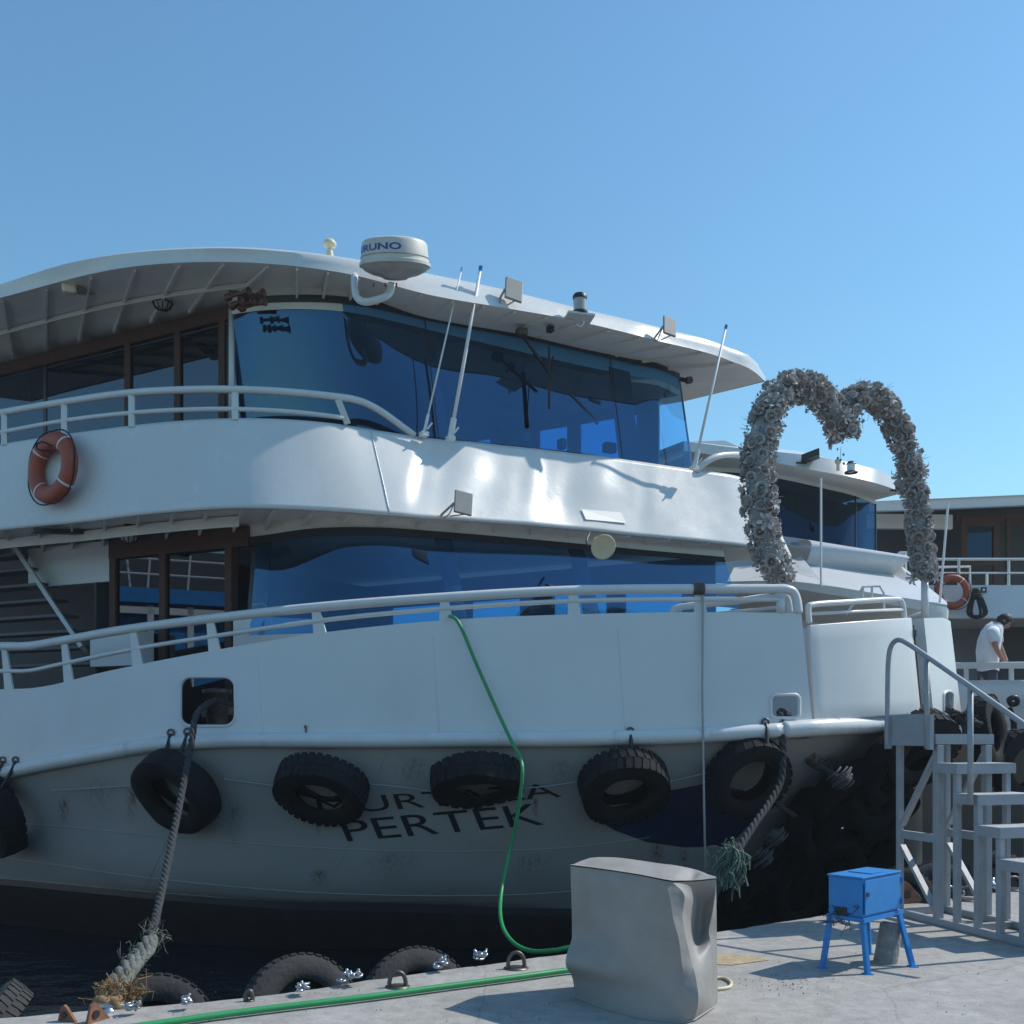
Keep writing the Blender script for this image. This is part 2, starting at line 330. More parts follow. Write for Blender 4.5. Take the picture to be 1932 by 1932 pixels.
mesh('bounce_cut_road', [Vector((p.x, p.y, .004)) for p in bounce_cut_road], [(0, 1, 2, 3)], mat('asphalt', (.05, .05, .052), .9, var=.3, vscale=6))['kind'] = 'structure'
hv = []  # unseen slope added behind the camera to block low sky light
for i in range(7):
    row = []
    for j in range(41):
        u = -120 + 6.0 * j; b = EP[0] + qd * (u + 10) - qn * (20 + 7 * i); row.append(Vector((b.x, b.y, -.3 + 10 * (i / 6) ** .8 + (random.uniform(-.3, .4) if i else 0))))
    hv.append(row)
MB().grid(hv).make('sky_block_hillside', mat('sky_block_scrub', (.05, .06, .03), .95, var=.5, vscale=.4), None, True)['kind'] = 'structure'
pm = mat('worn_yellow_paint', (0.46, 0.36, 0.22), 0.85, var=0.4, vscale=14)
yp = [G(1352, 1800), G(1420, 1803), G(1452, 1812), G(1380, 1822), G(1352, 1820)]
mesh('painted_patch', [p + Vector((0, 0, .004)) for p in yp], [(0, 1, 2, 3, 4)], pm)['kind'] = 'structure'
# ------------------------------------------------------------------ BOAT: hull
RAIL = Cv([(-300, 1500, 13.8), (-120, 1478, 13.0), (0, 1460, 12.4), (67, 1445, 12.1), (180, 1424, 11.7), (286, 1406, 11.35), (403, 1398, 11.1), (638, 1397, 10.8), (900, 1395, 10.7), (1100, 1394, 10.75), (1300, 1388, 10.87), (1483, 1377, 11.05), (1535, 1373, 11.15), (1660, 1368, 11.85), (1740, 1366, 12.4), (1790, 1365, 12.9)])
BULT = Cv([(-300, 1345, 13.9), (-120, 1318, 13.1), (0, 1301, 12.5), (60, 1299, 12.25), (210, 1266, 11.75), (400, 1229, 11.3), (600, 1196, 11.0), (840, 1171, 10.85), (1080, 1160, 10.9), (1300, 1156, 11.0), (1510, 1157, 11.18)])
CHIN = Cv([(-300, 1560, 14.2), (0, 1570, 12.85), (300, 1603, 11.8), (640, 1630, 11.4), (900, 1634, 11.4), (1070, 1626, 11.5), (1250, 1600, 11.75), (1400, 1570, 12.1), (1500, 1545, 12.4)])
STRP = Cv([(-300, 1640, 14.5), (0, 1657, 13.3), (301, 1684, 12.2), (519, 1700, 11.9), (800, 1708, 11.9), (1066, 1714, 12.05), (1250, 1712, 12.3), (1375, 1700, 12.6)])
boat = thing('passenger_boat', P(650, 1700, 14.0), 'large white two-deck passenger boat with blue windshields moored by the quay', 'boat')
NH = 120
r0 = RAIL.samp(NH, -300, 1690); r1 = CHIN.samp(NH, -300, 1500); r2 = STRP.samp(NH, -300, 1375)
AFT = Vector((-.87, .49, 0)); INW = Vector((.2, 1, 0)).normalized()
def bez_rows(A, B, C_, n=12):
    out = []
    for i in range(n + 1):
        t = i / n; out.append([a * (1 - t) ** 2 + (b * 2 - (a + c) * .5) * 2 * t * (1 - t) + c * t * t + INW * .05 * math.sin(math.pi * min(1, t * 1.6)) for a, b, c in zip(A, B, C_)])
    return out
rows = bez_rows(r0, r1, r2)
hullV = MB(); hullV.grid(rows)
# far side of the bow, aft from the stem
fr0 = [r0[-1], P(1740, 1366, 12.4), P(1790, 1365, 12.95)]; fr0 += [fr0[-1] + AFT * k for k in (1.5, 4, 10)]
fr1 = [r1[-1], P(1590, 1548, 13.3), P(1600, 1548, 14.2)]; fr1 += [fr1[-1] + AFT * k for k in (1.5, 4, 10)]
fr2 = [r2[-1], P(1420, 1690, 13.4), P(1415, 1680, 14.2)]; fr2 += [fr2[-1] + AFT * k for k in (1.5, 4, 10)]
hullV.grid(bez_rows(fr0, fr1, fr2))
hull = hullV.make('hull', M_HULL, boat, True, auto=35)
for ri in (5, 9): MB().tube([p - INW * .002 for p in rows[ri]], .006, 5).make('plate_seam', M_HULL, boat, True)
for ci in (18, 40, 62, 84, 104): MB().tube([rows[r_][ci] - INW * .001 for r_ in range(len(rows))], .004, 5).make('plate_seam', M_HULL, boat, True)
BVH = BVHTree.FromPolygons([tuple(v) for v in hullV.V], hullV.F)
def hit(x, y, bv=None):
    o = Vector((0, 0, CAMZ)); d = (P(x, y, 1.0) - o).normalized()
    l, n, i, ds = (bv or BVH).ray_cast(o, d)
    if l is None: return P(x, y, 11.5), Vector((0, -1, 0))
    if n.dot(d) > 0: n = -n
    return l, n
dn = Vector((0, 0, -0.085))
s0 = [p - INW * .006 for p in r2 + fr2[1:]]
MB().grid([s0, [p + dn for p in s0]]).make('boot_stripe', M_BOOT, boat, True)
s1 = [p + dn + INW * .004 for p in s0]
MB().grid([s1, [p + Vector((0, 0, -0.16)) + INW * .06 for p in s1], [p + Vector((0, 0, -1.1)) + INW * .7 for p in s1]]).make('underwater_hull', M_ANTI, boat, True)
# rub rail
rr = RAIL.samp(110, -300, 1475); MB().tube(rr, 0.085, 10).make('rub_rail', M_RAIL, boat, True)
rr2 = RAIL.samp(36, 1475, 1790) + [fr0[3], fr0[4], fr0[5]]; MB().tube(rr2, 0.095, 12).make('bow_rub_rail', M_SCUFF, boat, True)
# bulwark with mooring holes
b0 = BULT.samp(100); b1 = [RAIL.at(-300 + 1832 * i / 99) + Vector((0, .03, .05)) for i in range(100)]
bw_ = MB().grid(lerp_rows(b0, b1, 8)); bw = bw_.make('bulwark', M_WHITE, boat, True); solid(bw, 0.05, 0)
BVB = BVHTree.FromPolygons([tuple(v) for v in bw_.V], bw_.F)
def round_rect(cx, cy, hw, hh, r, n=6):
    out = []
    for qx, qy, a0 in ((1, 1, 0), (-1, 1, 90), (-1, -1, 180), (1, -1, 270)):
        for k in range(n + 1):
            a = math.radians(a0 + 90 * k / n); out.append((cx + qx * (hw - r) + r * math.cos(a), cy - (qy * (hh - r) + r * math.sin(a))))
    return out
def hole(target, cx, cy, hw, hh, r, parent_part, bv):
    ring = round_rect(cx, cy, hw, hh, r)
    pts = [hit(x, y, bv)[0] for x, y in ring]; n = hit(cx, cy, bv)[1]; N_ = len(pts)
    c = bpy.data.meshes.new('cutter')
    c.from_pydata([tuple(p + n * .4) for p in pts] + [tuple(p - n * .4) for p in pts], [], [tuple(range(N_)), tuple(range(2 * N_ - 1, N_ - 1, -1))] + [(i, i + N_, (i + 1) % N_ + N_, (i + 1) % N_) for i in range(N_)])
    bm = bmesh.new(); bm.from_mesh(c); bmesh.ops.recalc_face_normals(bm, faces=bm.faces[:]); bm.to_mesh(c); bm.free()
    co = bpy.data.objects.new('cutter', c); COL.objects.link(co)
    m = target.modifiers.new('hole', 'BOOLEAN'); m.object = co; m.operation = 'DIFFERENCE'; m.solver = 'EXACT'
    MB().tube([p + n * .02 for p in pts], 0.022, 6, closed=True).make('hole_rim', M_WHITE, parent_part, True)
    return co
for ci in (24, 43, 61, 80): MB().tube([b0[ci].lerp(b1[ci], t / 8) + Vector((0, -.026, 0)) for t in range(1, 9)], .004, 5).make('plate_seam', M_WHITE, boat, True)
cutters = [hole(bw, 394, 1324, 53, 47, 22, bw, BVB), hole(bw, 1479, 1333, 27, 22, 10, bw, BVB)]
def bake(o, kill):
    dg = bpy.context.evaluated_depsgraph_get(); dg.update()
    me = bpy.data.meshes.new_from_object(o.evaluated_get(dg)); o.modifiers.clear(); o.data = me
    me.set_sharp_from_angle(angle=math.radians(35))
    for k in kill: bpy.data.objects.remove(k)
bake(bw, cutters)
# decks (seen only through the holes and between the rails)
inner = [p + INW * 7 for p in b1]
MB().grid([[Vector((p.x, p.y, 1.45 + .1 * min(1, max(0, (i - 20) / 60)))) + INW * .05 for i, p in enumerate(b1)], [Vector((p.x, p.y, 1.5)) for p in inner]]).make('main_deck', M_INT, boat)
# bow ramp
rq = [P(1524, 1180, 11.35), P(1715, 1166, 12.35), P(1733, 1347, 12.28), P(1534, 1359, 11.28)]
rows = []
for i in range(7):
    a = rq[0].lerp(rq[3], i / 6); b = rq[1].lerp(rq[2], i / 6)
    rows.append([a.lerp(b, j / 12) + Vector((.05, -.09, 0)) * math.sin(math.pi * j / 12) for j in range(13)])
ramp = MB().grid(rows).make('bow_ramp', M_WHITE, boat, True); solid(ramp, 0.07, 0); bevel(ramp, .012)
tp = [P(1527, 1176, 11.37), P(1525, 1150, 11.37), P(1533, 1141, 11.4), P(1600, 1136, 11.72), P(1685, 1131, 12.25), P(1701, 1137, 12.33), P(1706, 1166, 12.36)]
MB().tube(spline(tp, 5), .035, 8).make('ramp_rail', M_RLW, ramp, True)
MB().tube([P(1528, 1158, 11.37), P(1703, 1150, 12.33)], .02, 8).make('ramp_rail', M_RLW, ramp, True)
MB().bar(P(1722, 1180, 12.38), P(1737, 1345, 12.3), .02, .05).make('ramp_hinge_bar', M_DSTEEL, ramp)
for yy in (1195, 1335): MB().box(P(1724 + (yy - 1195) * .09, yy, 12.33), .05, .05, .08).make('ramp_hinge', M_DSTEEL, ramp)
# far bow bulwark: pale corner beyond the ramp
cA = [P(1722, 1168, 12.62), P(1742, 1167, 12.5), P(1776, 1166, 12.85), P(1790, 1172, 13.1)]
cB = [P(1739, 1357, 12.5), P(1761, 1356, 12.35), P(1795, 1355, 12.75), P(1811, 1352, 13.0)]
cA += [cA[-1] + AFT * k for k in (.8, 4, 9)]; cB += [cB[-1] + AFT * k for k in (.8, 4, 9)]
fb_ = MB().grid(lerp_rows(cA, cB, 6)); fb = fb_.make('far_bow_bulwark', M_WHITE, boat, True); solid(fb, .05, 0)
BVF = BVHTree.FromPolygons([tuple(v) for v in fb_.V], fb_.F)
bake(fb, [hole(fb, 1786, 1328, 9, 23, 8.5, fb, BVF)])
fb.data.set_sharp_from_angle(angle=math.radians(20))
# stem fitting and steps on the bulwark
MB().obox(P(1397, 1333, 11.1), (.28, .03, 0), (0, -.1, 0), (0, 0, .03)).make('boarding_step', M_RUST, boat)
# lettering on the hull
def hull_text(body, quad, name, lab):
    uv, Fc = text_shape(body); V = []
    for u, v in uv:
        x = (quad[0][0] * (1 - u) + quad[1][0] * u) * v + (quad[3][0] * (1 - u) + quad[2][0] * u) * (1 - v)
        y = (quad[0][1] * (1 - u) + quad[1][1] * u) * v + (quad[3][1] * (1 - u) + quad[2][1] * u) * (1 - v)
        p, n = hit(x, y); V.append(p + n * .006)
    o = mesh(name, V, Fc, M_LETT, hull); o['label'] = lab; return o
hull_text('MURTAZA', [(596, 1508), (1042, 1477), (1060, 1503), (604, 1538)], 'name_lettering', 'dark capital letters of the boat name')
hull_text('PERTEK', [(640, 1549), (1012, 1515), (1028, 1555), (656, 1587)], 'port_lettering', 'dark capital letters of the port name')
nv = [(1108, 1535), (1150, 1530), (1240, 1495), (1330, 1478), (1400, 1490), (1455, 1500), (1440, 1525), (1390, 1580), (1370, 1596), (1290, 1598), (1220, 1588), (1160, 1566)]
nvV = []; nvF = []
cxn, cyn = 1300, 1540
ringN = 4
for k in range(ringN + 1):
    for x, y in nv:
        f = k / ringN; p, n = hit(cxn + (x - cxn) * f, cyn + (y - cyn) * f); nvV.append(p + n * .008)
for k in range(ringN):
    for j in range(len(nv)):
        nvF.append((k * len(nv) + j, k * len(nv) + (j + 1) % len(nv), (k + 1) * len(nv) + (j + 1) % len(nv), (k + 1) * len(nv) + j))
mesh('painted_anchor_patch', nvV, nvF, M_NAVY, hull, True)['label'] = 'navy blue painted patch on the bow plating'
def streak_mat(name, col, top=1.4, amt=3.0):
    m = bpy.data.materials.new(name); m.use_nodes = True; t = m.node_tree; N = t.nodes; L = t.links; N.clear()
    o = N.new('ShaderNodeOutputMaterial'); mx = N.new('ShaderNodeMixShader'); tr = N.new('ShaderNodeBsdfTransparent'); df = N.new('ShaderNodeBsdfDiffuse'); df.inputs[0].default_value = (*col, 1)
    uv = N.new('ShaderNodeTexCoord'); sx = N.new('ShaderNodeSeparateXYZ'); L.new(uv.outputs['UV'], sx.inputs[0])
    a = N.new('ShaderNodeMath'); a.operation = 'POWER'; a.inputs[1].default_value = top; L.new(sx.outputs[1], a.inputs[0])
    tf = N.new('ShaderNodeMapRange'); tf.inputs[1].default_value = 1.0; tf.inputs[2].default_value = .72; L.new(sx.outputs[1], tf.inputs[0])
    a2 = N.new('ShaderNodeMath'); a2.operation = 'MULTIPLY'; L.new(a.outputs[0], a2.inputs[0]); L.new(tf.outputs[0], a2.inputs[1]); a = a2
    b = N.new('ShaderNodeMath'); b.operation = 'PINGPONG'; b.inputs[1].default_value = .5; L.new(sx.outputs[0], b.inputs[0])
    c = N.new('ShaderNodeMath'); c.operation = 'MULTIPLY'; L.new(a.outputs[0], c.inputs[0]); L.new(b.outputs[0], c.inputs[1])
    mp = N.new('ShaderNodeMapping'); mp.inputs['Scale'].default_value = (34, 34, 3); L.new(uv.outputs['Object'], mp.inputs[0])
    n = N.new('ShaderNodeTexNoise'); n.inputs['Scale'].default_value = 1.0; n.inputs['Detail'].default_value = 6; L.new(mp.outputs[0], n.inputs['Vector'])
    r = N.new('ShaderNodeMapRange'); r.inputs[1].default_value = .38; r.inputs[2].default_value = .68; r.inputs[4].default_value = amt; L.new(n.outputs['Fac'], r.inputs[0])
    d = N.new('ShaderNodeMath'); d.operation = 'MULTIPLY'; d.use_clamp = True; L.new(c.outputs[0], d.inputs[0]); L.new(r.outputs[0], d.inputs[1])
    L.new(d.outputs[0], mx.inputs[0]); L.new(tr.outputs[0], mx.inputs[1]); L.new(df.outputs[0], mx.inputs[2]); L.new(mx.outputs[0], o.inputs[0]); return m
M_SRUST = streak_mat('rust_streak', (.22, .10, .045)); M_SDIRT = streak_mat('dirt_streak', (.09, .085, .08), 1.0, 1.0)
def streak(x, y, w_, h, bv, m, parent, slant=0):
    V = []; UV = []
    for i in range(9):
        for j in range(5):
            p, n = hit(x + (j / 4 - .5) * w_ + slant * i / 8, y + h * i / 8, bv); V.append(p + n * .007); UV.append((j / 4, 1 - i / 8))
    Fc = [(i * 5 + j, i * 5 + j + 1, i * 5 + j + 6, i * 5 + j + 5) for i in range(8) for j in range(4)]
    o = mesh('stain', V, Fc, m, parent); ul = o.data.uv_layers.new(name='uv')
    for lp in o.data.loops: ul.data[lp.index].uv = UV[lp.vertex_index]
for x, y, w_, h in ((1402, 1337, 16, 46), (1428, 1337, 12, 40), (1388, 1325, 30, 55), (345, 1350, 16, 42), (420, 1374, 18, 14), (626, 1390, 10, 18), (905, 1388, 12, 16), (941, 1388, 10, 16), (1150, 1386, 12, 18), (1188, 1384, 10, 18), (60, 1340, 8, 60), (1505, 1345, 8, 18)): streak(x, y, w_, h, BVB, M_SRUST, bw)
for x, y, w_, h in ((170, 1330, 60, 45), (1445, 1300, 60, 40), (1180, 1345, 40, 30), (700, 1330, 50, 50), (300, 1300, 40, 70), (1020, 1200, 30, 90)): streak(x, y, w_, h, BVB, M_SDIRT, bw)
for x, y, w_, h in ((1240, 1585, 34, 70), (1290, 1600, 22, 50), (600, 1535, 12, 50), (660, 1530, 10, 45), (860, 1420, 50, 60), (1010, 1500, 16, 60), (602, 1640, 40, 34), (1560, 1420, 90, 60), (1480, 1440, 50, 70), (250, 1480, 30, 80), (120, 1500, 26, 70)): streak(x, y, w_, h, None, M_SRUST, hull)
for x, y, w_, h in ((440, 1500, 60, 110), (780, 1420, 80, 90), (1060, 1420, 60, 80), (1330, 1430, 60, 50), (190, 1460, 90, 90), (740, 1600, 120, 80), (1000, 1600, 120, 90)): streak(x, y, w_, h, None, M_SDIRT, hull)
# ------------------------------------------------------------------ BOAT: main deck rails
RT = Cv([(-300, 1266, 13.9), (-120, 1238, 13.1), (0, 1219, 12.5), (50, 1219, 12.3), (115, 1209, 12.05), (210, 1192, 11.75), (400, 1167, 11.3), (595, 1146, 11.0), (840, 1127, 10.85), (1080, 1114, 10.9), (1310, 1111, 11.0), (1470, 1111, 11.13)])
RM = Cv([(-300, 1312, 13.9), (-120, 1284, 13.1), (0, 1266, 12.5), (50, 1266, 12.3), (115, 1253, 12.05), (250, 1225, 11.65), (400, 1201, 11.3), (595, 1172, 11.0), (840, 1148, 10.85), (1080, 1134, 10.9), (1310, 1131, 11.0), (1480, 1131, 11.14)])
rail = MB().tube(RT.samp(90) + spline([P(1480, 1111, 11.14), P(1496, 1117, 11.16), P(1503, 1133, 11.17), P(1506, 1157, 11.17)], 4), .052, 10).make('handrail', M_RLW, boat, True)
rail['label'] = 'white tubular handrail round the main deck'
MB().tube(RM.samp(90), .026, 8).make('handrail', M_RLW, boat, True)
for x in (-150, 8, 121, 251, 396, 595, 838, 1080, 1318):
    a = RT.at(x); b = BULT.at(x + (10 if x < 600 else 4)) - Vector((0, 0, .03)); t = RT.at(x + 5) - RT.at(x - 5); t.normalize(); n = t.cross(Vector((0, 0, 1)))
    V = []
    for p, wd in ((a, .055), (b, .1)):
        for sx, sy in ((-1, -1), (1, -1), (1, 1), (-1, 1)): V.append(p + t * wd * sx * .75 + n * .012 * sy)
    mesh('rail_post', V, [(0, 1, 2, 3), (7, 6, 5, 4), (0, 4, 5, 1), (1, 5, 6, 2), (2, 6, 7, 3), (3, 7, 4, 0)], M_RLW, boat)
for x, dd in ((1473, 11.15),): MB().tube([P(x, 1157, dd), P(x, 1128, dd)], .05, 10).make('rail_post', M_RLW, boat, True)
# inner second rail behind the bow end
MB().tube(spline([P(1270, 1160, 12.3), P(1280, 1146, 12.3), P(1390, 1134, 12.1), P(1472, 1124, 11.9), P(1487, 1133, 11.9), P(1490, 1157, 11.9)], 4), .04, 8).make('handrail', M_RLW, boat, True)
MB().tube([P(1350, 1158, 12.2), P(1472, 1146, 11.95)], .022, 8).make('handrail', M_RLW, boat, True)
MB().tube([P(1700, 1172, 13.2), P(1748, 1156, 13.0)], .035, 8).make('handrail', M_RLW, boat, True)
# ------------------------------------------------------------------ BOAT: upper deck band
BANB = Cv([(-300, 1048, 14.0), (0, 1000, 12.35), (150, 985, 11.85), (300, 967, 11.32), (460, 957, 11.08), (600, 961, 11.18), (756, 971, 11.47), (906, 982, 12.05), (1071, 995, 12.75), (1200, 1009, 13.32), (1350, 1023, 14.0), (1440, 1035, 14.6), (1494, 1050, 15.3)])
BANT = Cv([(-300, 890, 14.1), (0, 838, 12.4), (168, 813, 11.86), (336, 794, 11.48), (437, 789, 11.4), (540, 791, 11.45), (638, 800, 11.62), (699, 810, 11.85), (786, 823, 12.16), (930, 838, 12.72), (1071, 853, 13.27), (1309, 886, 14.28), (1397, 900, 14.75), (1430, 912, 15.1)])
NB = 240
from mathutils import noise as mnoise
def bandwave(t, s):
    x = -300 + 1760 * s
    a = max(0, min(1, (x - 690) / 60)) * (1 if x < 1200 else max(0, 1 - (x - 1200) / 150))
    sh = x + 60 * t
    wv = math.sin(sh * .050 + .6 * t) * .012 + math.sin(sh * .027 + 1.3 - .8 * t) * .013 + math.sin(sh * .105 + .7 * t + 1.5 * math.sin(sh * .03)) * .004 + .004 * mnoise.noise(Vector((sh * .02, t * 3, 0)))
    return Vector((.45, -.75, .45)) * (wv * a * math.sin(math.pi * min(1, t * .9 + .08)) * 1.25 + .05 * math.sin(math.pi * t) * (1 - a) * 0)
tb = BANT.samp(NB); bb = BANB.samp(NB)
band = MB().grid(lerp_rows(tb, bb, 24, bandwave)).make('upper_deck_band', M_BAND, boat, True); solid(band, .05, -1 if False else 1)
band['label'] = 'glossy white curved plating round the upper deck'
sm = [band.data.vertices[0].co] 
kk = int(NB * .578)
MB().tube([tb[kk].lerp(bb[kk], t / 12) + bandwave(t / 12, kk / (NB - 1)) + Vector((.0, -.004, 0)) for t in range(13)], .008, 6).make('weld_seam', M_BAND, band, True)
# paper label on the front
lq = []
BVN = BVHTree.FromPolygons([tuple(v.co) for v in band.data.vertices], [tuple(p.vertices) for p in band.data.polygons])
for x, y in ((1096, 962), (1170, 968), (1181, 988), (1104, 981)):
    p, n = hit(x, y, BVN); lq.append(p + n * .012)
o = mesh('paper_label', lq, [(0, 1, 2, 3)], M_PLAST, band); solid(o, .004)
# upper deck floor and soffit
cen = Vector((-1.0, 15.5, 4.2))
ol = [p + Vector((0, .06, .02)) for p in bb] + [bb[-1] + AFT * 3, bb[-1] + AFT * 12, bb[0] + AFT * 3 + Vector((0, 3, 0))]
def fan(pts, c, name, m, up=True, parent=boat):
    V = list(pts) + [c]; n = len(pts); Fc = [(i, (i + 1) % n, n) if up else ((i + 1) % n, i, n) for i in range(n)]
    return mesh(name, V, Fc, m, parent, False)
fan(ol, cen, 'deck_soffit', M_SOFF)
fan([p + Vector((.05, .4, .1)) for p in ol], cen + Vector((0, 0, .1)), 'upper_deck', M_INT)
LHEAD = Cv([(440, 1016, 12.25), (483, 1012, 12.1), (584, 998, 11.8), (725, 996, 11.85), (826, 1003, 12.2), (1071, 1024, 13.15), (1250, 1041, 13.9), (1366, 1051, 14.4)])
LGB = Cv([(440, 1200, 12.1), (584, 1195, 11.55), (725, 1190, 11.55), (860, 1188, 11.85), (1100, 1185, 12.75), (1405, 1182, 13.95)])
UHEAD = Cv([(437, 570, 12.2), (484, 561, 12.1), (557, 557, 12.05), (665, 562, 12.15), (715, 571, 12.3), (813, 594, 12.68), (974, 625, 13.35), (1071, 647, 13.78), (1188, 675, 14.28), (1259, 693, 14.6), (1282, 705, 14.9)])
UGB = Cv([(437, 806, 12.3), (560, 808, 12.2), (680, 815, 12.15), (786, 825, 12.26), (930, 840, 12.8), (1071, 855, 13.36), (1309, 888, 14.36)])
def beam(a, b, z, name='deck_beam', h=.11, th=.025, m=None, parent=None):
    a = Vector((a.x, a.y, a.z + z)); b = Vector((b.x, b.y, b.z + z))
    t = (b - a).normalized(); s = t.cross(Vector((0, 0, 1))).normalized()
    V = [a - s * th / 2, a + s * th / 2, b + s * th / 2, b - s * th / 2]
    ha, hb = .03, h
    V += [v - Vector((0, 0, hh)) for v, hh in zip(V, (ha, ha, hb, hb))]
    return mesh(name, V, [(0, 1, 2, 3), (7, 6, 5, 4), (0, 4, 5, 1), (1, 5, 6, 2), (2, 6, 7, 3), (3, 7, 4, 0)], m or M_SOFF, parent or boat)
LW0 = P(440, 1016, 12.25); LW1 = P(210, 1036, 13.05); lwd = (LW1 - LW0); lwd.z = 0; lwd.normalize()
UW0 = P(433, 578, 12.36); UW1 = P(0, 690, 14.3); uwd = (UW1 - UW0); uwd.z = 0; uwd.normalize()
for i in range(13):
    f = i / 12; a = BANB.at(520 + 900 * f); b = LHEAD.at(500 + 860 * f)
    beam(a.lerp(b, .12), Vector((b.x, b.y, a.z + .03)), .02)
for i in range(9):
    f = i / 8; a = BANB.at(-60 + 520 * f); b = LW0 + lwd * (4.2 * (1 - f)); b.z = a.z + .04
    beam(a.lerp(b, .06), b, .02)
for f in (.42,):
    pts = []
    for i in range(30):
        g = i / 29; a = BANB.at(-60 + 520 * g); b = LW0 + lwd * (4.2 * (1 - g)); b.z = a.z; pts.append(a.lerp(b, f) + Vector((0, 0, -.05)))
    MB().grid([[p + Vector((0, 0, .06)) for p in pts], [p + Vector((0, 0, -.06)) for p in pts]]).make('deck_beam', M_SOFF, boat)
# ------------------------------------------------------------------ BOAT: roof
ROFT = Cv([(-300, 618, 13.6), (0, 536, 12.29), (134, 495, 11.72), (235, 477, 11.49), (336, 469, 11.39), (437, 467, 11.36), (537, 473, 11.44), (648, 487, 11.62), (819, 520, 12.06), (947, 547, 12.45), (1071, 578, 12.93), (1242, 619, 13.62), (1376, 658, 14.35), (1427, 685, 14.9), (1444, 711, 15.6)])
ROFB = Cv([(-300, 642, 13.6), (0, 562, 12.29), (235, 505, 11.49), (403, 494, 11.37), (537, 500, 11.43), (648, 515, 11.56), (819, 558, 11.88), (947, 580, 12.3), (1061, 600, 12.76), (1242, 643, 13.52), (1376, 680, 14.3), (1427, 704, 14.88), (1444, 720, 15.6)])
NR = 110
ta = ROFT.samp(NR); tz = ROFB.samp(NR)
fasc = MB().grid([ta, [a.lerp(b, .1) - Vector((0, .015, 0)) for a, b in zip(ta, tz)], [a.lerp(b, .5) for a, b in zip(ta, tz)], tz]).make('roof_fascia', M_BAND, boat, True, auto=50)
farR = [P(1292, 757, 16.3), P(1292, 757, 16.3) + AFT * 5, P(1292, 757, 16.3) + AFT * 14, ta[0] + AFT * 2 + Vector((0, 6, 0))]
rc = Vector((-2.0, 15.5, 6.9))
fan([p + Vector((0, .02, .01)) for p in tz] + farR, rc, 'roof_soffit', M_SOFF)
fan([p + Vector((0, 0, 0)) for p in ta] + [p + Vector((0, 0, .2)) for p in farR], rc + Vector((0, 0, .28)), 'roof', M_WHITE)
MB().grid([[ta[-1]] + [p + Vector((0, 0, .2)) for p in farR], [tz[-1]] + farR]).make('roof_fascia', M_WHITE, boat)
# raised lip along the roof edge
MB().tube([p + Vector((.01, .05, .012)) for p in ROFT.samp(90, -300, 1430)], .016, 6).make('roof_lip', M_RLW, boat, True)
for i in range(15):
    f = i / 14; a = ROFB.at(560 + 830 * f); b = UHEAD.at(560 + 700 * f)
    beam(a.lerp(b, .05), b + Vector((0, 0, .06)), 0.0, 'roof_beam', .10)
for i in range(8):
    f = i / 7; a = ROFB.at(-80 + 590 * f); b = UW0 + uwd * (4.6 * (1 - f)); b.z = a.z - .0
    beam(a.lerp(b, .05), b, 0.01, 'roof_beam', .06)
for f in (.5,):
    pts = []
    for i in range(40):
        g = i / 39; a = ROFB.at(-80 + 590 * g); b = UW0 + uwd * (4.6 * (1 - g)); b.z = a.z; pts.append(a.lerp(b, f))
    MB().grid([[p + Vector((0, 0, .0)) for p in pts], [p + Vector((0, 0, -.055)) for p in pts]]).make('roof_beam', M_SOFF, boat)
# ------------------------------------------------------------------ BOAT: upper windshield
def pane(top, bot, xt0, xt1, xb0, xb1, n, m, name='windshield_pane', parent=boat, push=0.0):
    A = top.samp(n, xt0, xt1); B = bot.samp(n, xb0, xb1)
    o = MB().grid(lerp_rows([a + Vector((0, push, 0)) for a in A], [b + Vector((0, push, 0)) for b in B], 6)).make(name, m, parent, True); return o
pane(UHEAD, UGB, 440, 800, 440, 828, 40, M_GLASS)
pane(UHEAD, UGB, 800, 1150, 828, 1175, 24, M_GLASS)
pane(UHEAD, UGB, 1150, 1282, 1175, 1309, 20, M_GLASS)
def pillar(top, bot, xt, xb, w0, w1, m, name='window_pillar', back=.05, th=.06):
    a0 = top.at(xt - w0 / 2); a1 = top.at(xt + w0 / 2); b0_ = bot.at(xb - w1 / 2); b1_ = bot.at(xb + w1 / 2); bk = Vector((.0, back, 0)); t = Vector((0, th, 0))
    V = [a0 + bk, a1 + bk, b1_ + bk, b0_ + bk]; V += [v + t for v in V]
    return mesh(name, V, [(0, 1, 2, 3), (7, 6, 5, 4), (0, 4, 5, 1), (1, 5, 6, 2), (2, 6, 7, 3), (3, 7, 4, 0)], m, boat)
pillar(UHEAD, UGB, 803, 836, 18, 24, M_FRAME)
pillar(UHEAD, UGB, 1166, 1190, 40, 40, M_FRAME)
for xt, xb in ((800, 828), (1150, 1175)):
    MB().tube([UHEAD.at(xt), UGB.at(xb)], .008, 6).make('window_seal', M_FRAME, boat)
pillar(UHEAD, UGB, 1281, 1307, 3, 3, M_FRAME, back=.01, th=.03)
# black ceramic header strip and sill strip
MB().grid([[p - Vector((0, .012, 0)) for p in UHEAD.samp(70)], [UHEAD.at(437 + 845 * i / 69).lerp(UGB.at(437 + 872 * i / 69), .055) - Vector((0, .012, 0)) for i in range(70)]]).make('window_header', M_FRAME, boat, True)
MB().tube([p - Vector((0, .01, 0)) for p in UGB.samp(60)], .02, 6).make('window_seal', M_FRAME, boat, True)
